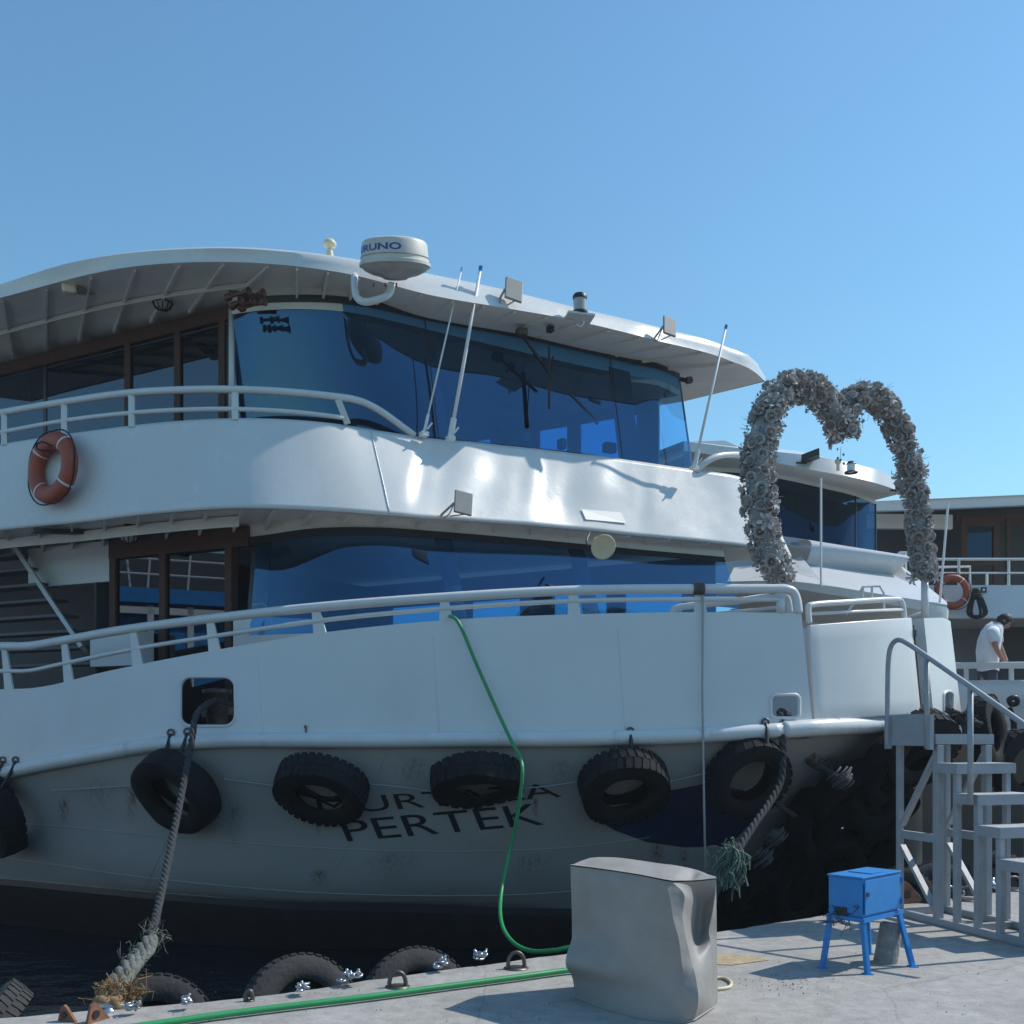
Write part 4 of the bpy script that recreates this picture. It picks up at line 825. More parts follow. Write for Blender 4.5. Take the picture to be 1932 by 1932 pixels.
MB().obox(P(1690, 1395, 24.0), (9, 0.2, 0), (0, .1, 0), (0, 0, 2.8)).make('cabin_wall', M_INT, b3)
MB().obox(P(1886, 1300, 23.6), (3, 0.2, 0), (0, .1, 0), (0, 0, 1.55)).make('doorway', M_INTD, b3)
for y, r in ((1055, .03), (1081, .022)): MB().tube([P(1755, y, 22.1), P(1932, y, 22.0), P(2300, y, 22)], r, 6).make('balcony_rail', M_RLW, b3)
for x in (1809, 1903, 1990): MB().tube([P(x, 1055, 22.05), P(x, 1106, 22.05)], .03, 6).make('balcony_post', M_RLW, b3)
for pts in ([(1770, 1070), (1830, 1069), (1830, 1105)], [(1862, 1082), (1862, 1105)]): MB().tube([P(x, y, 23) for x, y in pts], .03, 6).make('deck_rail', M_RLW, b3)
# its bow bulwark, rail and hull
BU3 = Cv([(1740, 1287, 15.5), (1804, 1285, 14.9), (1932, 1284, 14.0), (2250, 1282, 12.8)])
BL3 = Cv([(1740, 1372, 15.3), (1804, 1374, 14.7), (1932, 1378, 13.8), (2250, 1382, 12.6)])
HL3 = Cv([(1740, 1500, 16.2), (1804, 1505, 15.6), (1932, 1515, 14.8), (2250, 1530, 13.8)])
HB3 = Cv([(1740, 1640, 17.2), (1804, 1645, 16.6), (1932, 1660, 15.8), (2250, 1680, 14.8)])
o = MB().grid(lerp_rows(BU3.samp(20), BL3.samp(20), 3)).make('bulwark', M_WHITE, b3, True); solid(o, .05, 0)
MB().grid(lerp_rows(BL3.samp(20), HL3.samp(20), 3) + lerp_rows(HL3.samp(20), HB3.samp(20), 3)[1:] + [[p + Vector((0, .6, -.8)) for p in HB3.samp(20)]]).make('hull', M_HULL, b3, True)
MB().tube([p + Vector((0, -.03, -.06)) for p in BL3.samp(20)], .09, 10).make('rub_rail', M_RAIL, b3, True)
MB().grid([[p + Vector((0, .03, -.75)) for p in BU3.samp(10)], [p + Vector((.5, 6, -.8)) for p in BU3.samp(10)]]).make('foredeck', M_INT, b3)
RT3 = Cv([(1740, 1256, 15.5), (1804, 1255, 14.9), (1932, 1254, 14.0), (2250, 1252, 12.8)])
a3 = RT3.samp(16); MB().grid([[p + Vector((0, 0, .04)) for p in a3], [p + Vector((0, -.05, .03)) for p in a3], [p + Vector((0, -.05, -.05)) for p in a3], [p + Vector((0, .03, -.05)) for p in a3], [p + Vector((0, .03, .04)) for p in a3]]).make('bow_rail', M_RLW, b3)
for x in (1823, 1908, 1990): MB().bar(RT3.at(x), BU3.at(x), .05, .05, up=(0, 1, 0)).make('bow_rail_post', M_RLW, b3)
for x in (1905,):
    c = P(1905, 1330, 13.9)
    MB().tube(spline([c + Vector((-.0, -.05, 0)), c + Vector((-.05, -.08, .07)), c + Vector((.04, -.08, .1)), c + Vector((.07, -.06, .02)), c], 4), .035, 8).make('hull_ring', M_BLACK, b3, True)
ln = thing('mooring_rope', P(1850, 1360, 13.6), 'black rope drooping from a ring on the right boat behind the stair handrail', 'rope')
MB().tube(spline([P(1905, 1340, 13.75), P(1880, 1347, 13.7), P(1850, 1360, 13.6), P(1856, 1395, 13.6), P(1872, 1440, 13.8), P(1880, 1470, 14)], 5), .04, 8).make('strand', M_DROPE, ln, True)
MB().tube(spline([P(1905, 1335, 13.7), P(1913, 1370, 13.7), P(1906, 1410, 13.7), P(1893, 1445, 13.8), P(1880, 1470, 14)], 5), .04, 8).make('strand', M_DROPE, ln, True)
# boat moored to the left, seen only mirrored in the saloon door
b4c = Vector((-18.2, 8.4, 0)); b4t = Vector((.283, -.959, 0)); b4n = Vector((.959, .283, 0))
b4 = thing('tour_boat', b4c + Vector((0, 0, -.9)), 'blue and white boat with deck rails, mirrored in the brown-framed saloon door', 'boat')
def q4(a, o_, z): return b4c + b4t * a + b4n * o_ + Vector((0, 0, z))
MB().obox(q4(-7, 0, -1), b4t * 14, b4n * -5, (0, 0, 3.2)).make('hull', M_WHITE, b4)
MB().obox(q4(-6, -.1, 5.0), b4t * 12, b4n * -4, (0, 0, .38)).make('upper_deck', M_NAVY2 if 'M_NAVY2' in globals() else M_BLUE, b4)
MB().obox(q4(-6, -.6, 2.2), b4t * 12, b4n * -3, (0, 0, 2.8)).make('cabin_wall', M_BLUE, b4)
for a in range(-6, 6, 1):
    MB().obox(q4(a * 1.0, -.2, 2.2), b4t * .16, b4n * -.2, (0, 0, 2.75)).make('window_frame', M_RLW, b4)
MB().obox(q4(-6, -.2, 4.72), b4t * 12, b4n * -.2, (0, 0, .18)).make('window_frame', M_RLW, b4)
for z, r in ((5.75, .03), (6.15, .03), (6.6, .04)): MB().tube([q4(-6, -.2, z), q4(6, -.2, z)], r, 6).make('deck_rail', M_RLW, b4)
for a in range(-6, 7): MB().tube([q4(a * 1.0, -.2, 5.3), q4(a * 1.0 + .1, -.2, 6.6)], .03, 6).make('rail_post', M_RLW, b4)
for a in (-.8, -.3, .6): MB().tube([q4(a, -.4, 5.4), q4(a - .3, -.4, 8.2)], .03, 6).make('whip_antenna', M_PLAST, b4)
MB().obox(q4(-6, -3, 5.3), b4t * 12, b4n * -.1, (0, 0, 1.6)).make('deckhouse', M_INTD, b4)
# ------------------------------------------------------------------ life rings
def ring_thing(name, c, n, R, r, label):
    M_ = frame(c, n); t = thing(name, c, label, 'life ring')
    rows = []
    NN = 40
    def seg(a0, a1, col, nm, rr_):
        k = MB(); rows = []
        m_ = max(3, int(NN * (a1 - a0) / 360))
        for i in range(m_ + 1):
            a = math.radians(a0 + (a1 - a0) * i / m_); rows.append([M_ @ Vector(((R + rr_ * math.cos(b)) * math.cos(a), (R + rr_ * math.cos(b)) * math.sin(a), rr_ * .8 * math.sin(b))) for b in [j * math.pi / 7 for j in range(14)]])
        k.grid(rows, closed=True).make(nm, col, t, True)
    seg(0, 360, M_ORNG, 'ring', r)
    for a in (50, 140, 232, 322): seg(a - 2, a + 2, M_REFL, 'reflective_band', r * 1.03)
    pts = []
    for i in range(49):
        a = i * 2 * math.pi / 48; rr_ = R + r * 1.05 + .035 * abs(math.sin(2 * a)) ; pts.append(M_ @ Vector((rr_ * math.cos(a), rr_ * math.sin(a), .02)))
    MB().tube(pts, .009, 5).make('grab_line', M_DROPE, t, True)
    return t
p, n = hit(117, 888, BVN); n = Vector((-.52, -.85, .05)).normalized()
t1 = ring_thing('life_ring', p + n * .12, n, .315, .105, 'orange life ring hanging on the upper deck band of the near boat')
MB().tube(spline([P(98, 842, 11.8), P(82, 834, 11.75), P(70, 838, 11.75), P(72, 848, 11.75), P(96, 850, 11.75)], 5), .01, 5).make('grab_line', M_DROPE, t1, True)
ring_thing('life_ring', P(1797, 1116, 21.7), Vector((0, -1, .05)), .30, .075, 'orange life ring on the right boat beside a hanging rope coil')
rc3 = P(1841, 1165, 21.6)
k = MB()
for i in range(14):
    w_ = random.uniform(.1, .2); x0 = random.uniform(-.05, .05)
    k.tube(spline([rc3 + Vector((x0, 0, .62)), rc3 + Vector((x0 - w_, -.04, .12)), rc3 + Vector((x0, -.05, -.02 + random.uniform(0, .06))), rc3 + Vector((x0 + w_, -.04, .12)), rc3 + Vector((x0, 0, .62))], 5), .022, 5)
k.tube([rc3 + Vector((.09 * math.cos(a), .09 * math.sin(a) - .02, .4 + .004 * a)) for a in [i * .5 for i in range(40)]], .025, 5)
tag(k.make('rope_coil', M_DROPE, None, True), 'dark rope coil hanging beside the life ring on the right boat', 'rope')
o = MB().box(P(1856, 1113, 21.9), .12, .02, .12).make('deck_sign', M_LETT, b3); MB().lathe([(.03, 0), (.03, .01), (0, .01)], frame(P(1856, 1113, 21.88), (0, -1, 0)), 12).make('mark', M_PLAST, o)
# ------------------------------------------------------------------ tyres
def tyre_mesh(R, W, hole_r, lugs, m):
    h = W / 2; prof = [(hole_r + .01, -h * .45), (hole_r, -h * .7), (hole_r + .02, -h * .86), (hole_r + (R - hole_r) * .35, -h), (hole_r + (R - hole_r) * .7, -h * .98), (R * .955, -h * .82), (R * .975, -h * .55), (R * .98, 0)]
    prof = prof + [(r, -z) for r, z in prof[-2::-1]]
    inner_ = [(hole_r + .05, h * .5), (R * .9, h * .7), (R * .93, 0), (R * .9, -h * .7), (hole_r + .05, -h * .5), (hole_r + .01, -h * .45)]
    k = MB().lathe(prof + inner_, None, 56)
    for i in range(lugs):
        for s in (-1, 1):
            a = (i + (.5 if s > 0 else 0)) * 2 * math.pi / lugs
            da = 2 * math.pi / lugs * .33; V = []
            for z, sh in ((s * h * .02, 0), (s * h * .9, .35)):
                for aa in (a - da + sh * da * 2, a + da + sh * da * 2):
                    for r in (R * .955, R * (1.0 if abs(z) < h * .6 else .985)):
                        V.append(Vector((r * math.cos(aa), r * math.sin(aa), z)))
            k.add(V, [(0, 1, 3, 2), (4, 6, 7, 5), (0, 4, 5, 1), (2, 3, 7, 6), (1, 5, 7, 3)])
    me = bpy.data.meshes.new('tyre'); me.from_pydata([tuple(v) for v in k.V], [], k.F); me.update(); me.materials.append(m)
    bm = bmesh.new(); bm.from_mesh(me); bmesh.ops.recalc_face_normals(bm, faces=bm.faces[:]); bm.to_mesh(me); bm.free()
    me.polygons.foreach_set('use_smooth', [True] * len(me.polygons)); me.set_sharp_from_angle(angle=math.radians(32)); return me
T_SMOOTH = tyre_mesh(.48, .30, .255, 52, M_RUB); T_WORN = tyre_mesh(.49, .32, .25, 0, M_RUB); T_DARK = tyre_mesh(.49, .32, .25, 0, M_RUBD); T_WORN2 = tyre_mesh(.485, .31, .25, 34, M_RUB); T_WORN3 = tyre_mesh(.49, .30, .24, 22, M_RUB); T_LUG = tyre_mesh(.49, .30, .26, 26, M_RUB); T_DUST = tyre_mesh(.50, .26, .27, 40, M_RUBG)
from mathutils import noise as mnoise
for q_, (me_, amp) in enumerate(((T_WORN, .035), (T_WORN2, .045), (T_WORN3, .04), (T_LUG, .02), (T_SMOOTH, .03))):   # dented, sagging old rubber
    for v in me_.vertices:
        p_ = v.co * 2.2 + Vector((q_ * 7.3, 0, 0)); rad = v.co.xy.length
        k_ = 1 + amp * mnoise.noise(p_) * 1.4 + .012 * mnoise.noise(p_ * 5)
        v.co = Vector((v.co.x * k_, v.co.y * k_ * (1 + .03 * q_ % .05), v.co.z * (1 + .25 * mnoise.noise(p_ * 1.3 + Vector((3, 1, 2))))))
def tyre(me, c, n, label, scale=1.0, roll=0, group=None, squash=1.0):
    M_ = frame(c, n) @ Matrix.Rotation(roll, 4, 'Z') @ Matrix.Diagonal((scale, scale * squash, scale, 1))
    o = bpy.data.objects.new('tyre', me); put(o, None, M_); return tag(o, label, 'tyre', group)
GH = 'tyre fenders hanging on the near boat'
def hang(x, y, n, me, label, sc_=1.0, roll=0, out=.22, sq=1.0):
    p, nn_ = hit(x, y); n = Vector(n).normalized()
    o = tyre(me, p + nn_ * out, n, label, sc_, roll, GH, sq); return o
tl = [hang(16, 1521, (-.62, -.7, -.35), T_LUG, 'black tyre fender at the left edge of the photo', 1.05),
      hang(352, 1481, (-.40, -.72, -.56), T_WORN, 'black tyre fender crossed by the mooring rope from the large hull opening', 1.0, .4, .2, 1.04),
      hang(618, 1474, (-.12, -.60, -.79), T_WORN2, 'black tyre fender hiding the start of the boat name', 1.0, .2, .22),
      hang(901, 1450, (.06, -.42, -.92), T_WORN3, 'black tyre fender beside the green hose over the boat name', .98, .9, .26),
      hang(1169, 1464, (.10, -.66, -.74), T_WORN2, 'black tyre fender above the left half of the navy patch', 1.0, .1, .22),
      hang(1397, 1443, (.25, -.82, -.52), T_LUG, 'black chunky-treaded tyre fender beside the bow mooring rope', .95, .1, .2)]
def hook(x, y, tx, ty):
    p, n = hit(x, y, BVB)
    if n.y > -0.2: n = Vector((0, -1, 0))
    o = MB().tube([p + Vector((.035 * math.cos(a), -.05, .035 * math.sin(a) + .02)) for a in [i * math.pi / 6 for i in range(12)]], .013, 6, closed=True).make('fender_hook', M_DSTEEL, boat, True)
    q_, n2 = hit(tx, ty); q_ = q_ + n2 * .25
    MB().tube(spline([p + Vector((0, -.06, 0)), p + Vector((.0, -.12, -.08)), q_], 4), .022, 6).make('chain', M_BLACK, o, True)
for x, y, tx, ty in ((9, 1437, 4, 1468), (33, 1437, 30, 1470), (325, 1386, 332, 1420), (356, 1384, 356, 1420), (625, 1391, 622, 1426), (902, 1389, 902, 1415), (939, 1386, 940, 1416), (1148, 1386, 1150, 1418), (1188, 1383, 1186, 1418), (1442, 1366, 1430, 1385)): hook(x, y, tx, ty)
for (x, y) in ((589, 1389), (575, 1372)):
    p, n = hit(x, y, BVB); MB().tube(spline([p - Vector((0, .02, 0)), p + Vector((.02, -.05, .01)), p + Vector((.02, -.05, -.1))], 4), .01, 5).make('fender_hook', M_RUST, boat)
# lashing line between the tyres
fl = thing('lashing_line', hit(480, 1470)[0], 'thin pale line strung between the hanging tyre fenders', 'line')
for pts in (((105, 1487), (200, 1482), (290, 1476)), ((428, 1466), (490, 1474), (545, 1481)), ((694, 1474), (760, 1480), (822, 1489)), ((980, 1482), (1030, 1478), (1090, 1469)), ((1245, 1472), (1330, 1452))):
    MB().tube(spline([hit(x, y)[0] + hit(x, y)[1] * .06 for x, y in pts], 4), .008, 5).make('line', M_LINE, fl)
# tyre bundle lashed along the stem
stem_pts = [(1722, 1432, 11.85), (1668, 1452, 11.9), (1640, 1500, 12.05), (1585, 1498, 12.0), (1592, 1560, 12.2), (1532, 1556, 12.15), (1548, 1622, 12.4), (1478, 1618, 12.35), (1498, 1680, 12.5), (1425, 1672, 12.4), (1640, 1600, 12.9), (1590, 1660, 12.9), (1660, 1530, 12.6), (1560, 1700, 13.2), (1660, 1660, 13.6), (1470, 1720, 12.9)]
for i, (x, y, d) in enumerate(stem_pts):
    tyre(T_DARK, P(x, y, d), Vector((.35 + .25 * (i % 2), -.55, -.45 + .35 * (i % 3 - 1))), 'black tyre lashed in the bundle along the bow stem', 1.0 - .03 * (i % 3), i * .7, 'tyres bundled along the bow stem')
# ------------------------------------------------------------------ ropes and hoses
def rope_mb(k, pts, r, turns=9.0, strands=3):
    pts = resamp(pts, r * .8); acc = 0; prev = pts[0]; paths = [[] for _ in range(strands)]
    for i, p in enumerate(pts):
        t = (pts[min(i + 1, len(pts) - 1)] - pts[max(i - 1, 0)]).normalized(); s = t.cross(Vector((.3, .9, .1))).normalized(); u = s.cross(t)
        acc += (p - prev).length; prev = p
        for j in range(strands):
            a = acc * turns + j * 2 * math.pi / strands; paths[j].append(p + (s * math.cos(a) + u * math.sin(a)) * r * .52)
    for q_ in paths: k.tube(q_, r * .56, 6)
    return k
def fray(k, c, n, L0, L1, spread, r=.006, dirn=(0, 0, -1)):
    for i in range(n):
        d = (Vector(dirn) + Vector((random.gauss(0, 1), random.gauss(0, 1), random.gauss(0, 1))) * spread).normalized(); L_ = random.uniform(L0, L1)
        a = c + Vector((random.gauss(0, .04), random.gauss(0, .04), random.gauss(0, .04)))
        m_ = a + d * L_ * .5 + Vector((random.gauss(0, .03), random.gauss(0, .03), random.gauss(0, .03)))
        k.tube([a, m_, a + d * L_ + Vector((random.gauss(0, .03), 0, random.gauss(0, .05)))], [r, r * .9, r * .4], 4, cap=False)
    return k
rp = thing('mooring_rope', G(220, 1890), 'thick grey mooring rope running from the large hull opening down to the quay bracket', 'rope')
path = spline([P(440, 1330, 11.6), P(405, 1322, 11.35), P(372, 1345, 10.95), P(362, 1395, 10.7), P(350, 1460, 10.4), P(330, 1560, 9.6), P(305, 1680, 8.5), P(285, 1770, 7.6)], 8)
rope_mb(MB(), path, .034, 24).make('rope_run', M_ROPE, rp, True)
k = MB()
for off in (0, 1):
    rope_mb(k, spline([P(286, 1768, 7.6), P(268 + off * 12, 1790, 7.3), P(248 + off * 10, 1815, 6.9), P(222 + off * 14, 1845, 6.5), P(200 + off * 18, 1880, 6.15), P(192 + off * 20, 1898, 6.0)], 6), .05, 12)
fray(k, P(290, 1765, 7.6), 60, .03, .09, .8, .004, (0, 0, .3)); fray(k, P(250, 1810, 6.95), 60, .03, .07, 1, .003)
k.make('rope_eye', M_ROPEE, rp, True)
k = MB()
for off in (0, 1): rope_mb(k, spline([P(206 + off * 16, 1864, 6.3), P(196 + off * 18, 1885, 6.1), P(196 + off * 22, 1900, 5.98), P(214 + off * 8, 1903, 6.02)], 5), .058, 12)
fray(k, P(205, 1878, 6.1), 160, .02, .06, 1.0, .0035); fray(k, P(240, 1875, 6.1), 90, .02, .055, 1.0, .0035, (1, 0, 0)); k.make('rope_end', M_ROPEY, rp, True)
br = thing('mooring_rope', P(1475, 1345, 11.2), 'grey mooring rope hanging from the small opening at the bow to a green frayed end', 'rope')
rope_mb(MB(), spline([P(1490, 1350, 11.7), P(1472, 1342, 11.3), P(1474, 1365, 11.05), P(1477, 1420, 10.95), P(1474, 1470, 10.9), P(1455, 1510, 10.7), P(1420, 1560, 10.3), P(1388, 1612, 9.9)], 8), .038, 22).make('rope_run', M_ROPE, br, True)
k = MB(); c = P(1386, 1606, 9.85)
for i in range(260):
    d = Vector((random.gauss(-.12, .34), random.gauss(0, .3), random.gauss(-.8, .3))).normalized(); L_ = random.uniform(.07, .2)
    a = c + Vector((random.gauss(-.02, .05), random.gauss(0, .05), random.gauss(-.05, .07))); sw = Vector((random.gauss(0, .03), random.gauss(0, .03), random.gauss(0, .025)))
    k.tube(spline([a, a + d * L_ * .5 + sw, a + d * L_ + sw * .3 + Vector((0, 0, -.05))], 3), random.uniform(.004, .011), 4, cap=False)
k.make('frayed_end', M_ROPEG, br, True)
sl = thing('lashing', P(1590, 1470, 11.5), 'pale rope lashings tied round the tyre bundle at the bow', 'rope')
M_LASH = mat('pale_lashing', (0.10, 0.10, 0.10), .95, var=.4, vscale=20)
for (x, y, d) in ((1590, 1470, 11.35), (1462, 1580, 11.75), (1440, 1618, 11.8)):
    k = MB(); c = P(x, y, d)
    for i in range(13):
        g = random.uniform(.5, 1.1); a0 = Vector((.11, .02, .09)) * g; a1 = Vector((-.1, .02, -.1)) * g; o_ = Vector((.011 * (i - 6) + random.gauss(0, .014), random.uniform(-.02, .02), -.01 * (i - 6) + random.gauss(0, .014)))
        k.tube(spline([c + o_ + a1, c + o_ + Vector((0, -.09, .01)), c + o_ + a0], 3), .012, 5)
    k.make('knot', M_LASH, sl, True)
rope_mb(MB(), [P(1524, 1437, 11.6), P(1560, 1455, 11.5), P(1590, 1472, 11.45)], .04, 14).make('rope_run', M_ROPE, sl, True)
rope_mb(MB(), [P(1458, 1512, 11.5), P(1500, 1540, 11.7)], .03, 14).make('rope_run', M_ROPE, sl, True)
hp, hn = hit(1522, 1432)
MB().tube(spline([hp, hp + hn * .07, hp + hn * .09 + Vector((.05, 0, .05)), hp + hn * .03 + Vector((.06, 0, .1))], 4), .022, 6).make('stem_hook', M_RUST, boat, True)
tr = thing('thin_rope', P(1330, 1640, 6.5), 'thin pale rope hanging straight down from the bow rail behind the covered box', 'rope')
MB().tube([P(1326, 1108, 11.0), P(1326, 1160, 10.95), P(1325, 1300, 10.85), P(1328, 1500, 10.75), P(1331, 1645, 10.7)], .012, 6).make('rope_run', M_LINE, tr, True)
rk = RT.at(1318)
k = MB()
for i in range(6): k.tube([rk + Vector((.02 * (i - 2.5), .06 * math.cos(a), .065 * math.sin(a))) for a in [j * math.pi / 6 for j in range(12)]], .012, 5, closed=True)
k.make('knot', M_DSTEEL, tr, True)
hs = thing('garden_hose', G(700, 1880), 'green hose hanging over the bulwark and lying along the quay edge', 'hose')
hpts = [P(842, 1166, 11.2), P(850, 1163, 10.8), P(862, 1170, 10.72), P(875, 1195, 10.7), P(900, 1255, 10.68), P(940, 1345, 10.62), P(966, 1400, 10.5), P(982, 1432, 10.3)]
hpts += [P(985, 1470, 10.2), P(972, 1560, 10.3), P(958, 1620, 10.3), P(945, 1690, 10.0), P(946, 1740, 9.4), P(965, 1775, 8.9), P(1000, 1794, 8.3), P(1050, 1793, 7.9)]
MB().tube(spline(hpts, 8), .019, 10).make('hose_run', M_HOSE, hs, True)
g2 = [P(1050, 1793, 7.9), P(1100, 1785, 7.75), P(1190, 1790, 7.35)]
e1 = G(1185, 1822, .03); g2 += [e1, G(1085, 1829, .03), G(980, 1843, .03), G(850, 1860, .03), G(700, 1880, .03), G(540, 1899, .03), G(420, 1914, .03), G(320, 1928, .03), G(200, 1945, .03)]
MB().tube(spline(g2, 8), .0195, 10).make('hose_run', M_HOSE, hs, True)
cb = thing('cable_loop', G(1365, 1862), 'cream cable loop lying on the concrete beside the covered box', 'cable')
MB().tube(spline([G(1340, 1846, .012), G(1365, 1845, .012), G(1379, 1853, .012), G(1376, 1862, .012), G(1355, 1866, .012), G(1335, 1866, .012)], 6), .011, 8).make('cable', M_CREAM, cb, True)
# ------------------------------------------------------------------ flower heart arch
arch = thing('flower_heart_arch', P(1600, 1110, 12.0), 'heart-shaped arch of faded grey artificial flowers standing over the bow ramp', 'flower arch')
def dh(x): return 11.45 + (x - 1460) / 285 * 1.35
LP = [(1473, 1100), (1466, 1082), (1452, 1052), (1440, 1003), (1432, 955), (1430, 906), (1433, 858), (1439, 809), (1451, 768), (1471, 742), (1500, 729), (1530, 733), (1555, 753), (1574, 782), (1588, 812), (1593, 826)]
RP_ = [(1594, 822), (1596, 785), (1606, 757), (1631, 745), (1657, 757), (1682, 787), (1697, 819), (1711, 858), (1721, 906), (1729, 955), (1735, 1003), (1740, 1052), (1745, 1088)]
lw = resamp(spline([P(x, y, dh(x)) for x, y in LP], 6), .05); rw = resamp(spline([P(x, y, dh(x)) for x, y in RP_], 6), .05)
MB().tube(lw, .125, 8).make('padded_core', M_LEAF, arch, True); MB().tube(rw, .1, 8).make('padded_core', M_LEAF, arch, True)
MB().tube([P(1745, 1092, 12.75), P(1745, 1168, 12.75)], .045, 10).make('support_pole', M_RLW, arch, True)
MB().tube([P(1471, 1090, 11.45), P(1474, 1112, 11.43)], .04, 8).make('support_pole', M_RLW, arch, True)
def petal(k, c, M_, L_, W_, curl, tilt, a):
    R = M_ @ Matrix.Rotation(a, 4, 'Z'); V = []
    for i, (u, wv) in enumerate(((0, .4), (.45, 1), (.8, .95), (1.0, .55))):
        z = math.sin(tilt) * u * L_ + curl * u * u * L_; x = math.cos(tilt) * u * L_
        for s in (-1, 0, 1): V.append(R @ Vector((c + x, s * W_ * .5 * wv, z + (.12 * W_ * abs(s)))))
    k.add(V, [(i * 3 + j, i * 3 + j + 1, i * 3 + j + 4, i * 3 + j + 3) for i in range(3) for j in range(2)])
def rose(m):
    k = MB()
    for ring, (n_, L_, W_, tilt, c) in enumerate(((5, .068, .09, .45, .014), (5, .055, .08, .95, .022), (4, .05, .068, 1.4, .024), (4, .042, .055, 1.8, .02), (3, .034, .04, 2.0, .013))):
        for i in range(n_): petal(k, c, I4, L_, W_, -.25 if ring == 0 else .0, tilt, (i + ring * .37) * 2 * math.pi / n_)
    k.lathe([(.0, .01), (.016, .02), (.013, .04), (0, .05)], None, 6)
    o = k.make('rose', m, arch, False); return o
def lily_petal(k, a):
    R = Matrix.Rotation(a, 4, 'Z'); V = []
    for u, wv in ((0, .3), (.35, .9), (.7, .8), (1.0, .04)):
        x = .012 + .115 * u; z = .075 * math.sin(u * 2.2)
        for sd_ in (-1, 0, 1): V.append(R @ Vector((x, sd_ * .026 * wv, z + .006 * abs(sd_))))
    k.add(V, [(i * 3 + j, i * 3 + j + 1, i * 3 + j + 4, i * 3 + j + 3) for i in range(3) for j in range(2)])
def lily(m):
    k = MB()
    for i in range(6): lily_petal(k, i * math.pi / 3)
    for i in range(3): k.tube([(0, 0, .02), (.012 * math.cos(i * 2.1), .012 * math.sin(i * 2.1), .07)], .004, 4)
    return k.make('lily', m, arch, False)
protos = [rose(M_PETAL), rose(M_PETAL2), rose(M_PETAL3), lily(M_PETAL2), lily(M_PETAL)]
for o in protos: arch_keep = o
used = [False] * 5
def frame_on(path, i):
    t = (path[min(i + 1, len(path) - 1)] - path[max(i - 1, 0)]).normalized(); s = t.cross(Vector((.4, -.9, 0))).normalized(); return t, s, s.cross(t)
spots = []
for path, r0_ in ((lw, .135), (rw, .108)):
    acc = random.random()
    for i in range(len(path)):
        t, s, u = frame_on(path, i)
        for j in range(5):
            a = acc + j * 2 * math.pi / 5 + random.uniform(-.2, .2); acc += .23
            nrm = s * math.cos(a) + u * math.sin(a)
            if nrm.y > .45: continue
            spots.append((path[i] + nrm * (r0_ + random.uniform(-.01, .025)) + t * random.uniform(-.03, .03), nrm))
random.shuffle(spots)
NF = 290
for (p, nrm) in spots[:NF]:
    ki = random.choices(range(5), (4, 3, 3, .6, .6))[0]; sc_ = random.uniform(.72, 1.05) * (1.0 if ki < 3 else .95)
    nrm = (nrm + Vector((random.gauss(0, .25), random.gauss(0, .2), random.gauss(0, .25)))).normalized()
    M_ = frame(p, nrm) @ Matrix.Rotation(random.uniform(0, 6.28), 4, 'Z') @ Matrix.Scale(sc_, 4)
    if not used[ki]:
        used[ki] = True; protos[ki].matrix_parent_inverse = WM[arch].inverted(); protos[ki].matrix_basis = M_
    else: inst(protos[ki], protos[ki].name.split('.')[0], arch, M_)
# small filler blooms and leaves, too many to count
kf = MB(); kl = MB(); kg = MB()
for path, r0_ in ((lw, .13), (rw, .105)):
    for i in range(len(path)):
        t, s, u = frame_on(path, i)
        for j in range(44):
            a = random.uniform(0, 6.28); nrm = s * math.cos(a) + u * math.sin(a); p = path[i] + nrm * (r0_ + random.uniform(-.02, .045)) + t * random.uniform(-.03, .03)
            d = (nrm + Vector((random.gauss(0, .6), random.gauss(0, .6), random.gauss(0, .6)))).normalized(); sd = d.cross(Vector((random.gauss(0, 1), random.gauss(0, 1), random.gauss(0, 1)))).normalized()
            L_ = random.uniform(.022, .05); W_ = random.uniform(.010, .022); bend = nrm * L_ * .3
            (kl if j < 9 else kf if j < 32 else kg).add([p, p + d * L_ * .5 + sd * W_, p + d * L_ + bend * .4, p + d * L_ * .5 - sd * W_], [(0, 1, 2, 3)])
        if random.random() < .3:
            a = random.uniform(0, 6.28); nrm = s * math.cos(a) + u * math.sin(a); p = path[i] + nrm * .14
            for q_ in range(4):
                d = (nrm + Vector((random.gauss(0, .5), random.gauss(0, .5), random.gauss(0, .5)))).normalized(); kl.tube([p, p + d * random.uniform(.08, .15)], [.004, .0015], 3, cap=False)
# drooping ivy strands on the inside of the heart
for (path, i0, i1, n_) in ((lw, int(len(lw) * .5), len(lw) - 1, 16), (rw, 2, int(len(rw) * .5), 12)):
    for q_ in range(n_):
        p = path[random.randint(i0, i1)] + Vector((random.uniform(-.1, .1), -.05, -.12)); L_ = random.uniform(.08, .26)
        kl.tube([p, p + Vector((random.uniform(-.03, .03), 0, -L_))], .003, 3, cap=False)
        for z in range(int(L_ / .035)):
            c = p + Vector((random.uniform(-.035, .035), random.uniform(-.03, .03), -.035 * (z + 1))); d = Vector((random.gauss(0, 1), random.gauss(0, .5), random.gauss(-.5, .6))).normalized(); sd = d.cross(Vector((0, 1, .2))).normalized()
            kl.add([c, c + d * .02 + sd * .018, c + d * .045, c + d * .02 - sd * .018], [(0, 1, 2, 3)])
o = kf.make('filler_petals', M_PETAL, arch); o['kind'] = 'stuff'
o = kg.make('filler_petals', M_PETAL2, arch); o['kind'] = 'stuff'
o = kl.make('filler_leaves', M_LEAF, arch); o['kind'] = 'stuff'
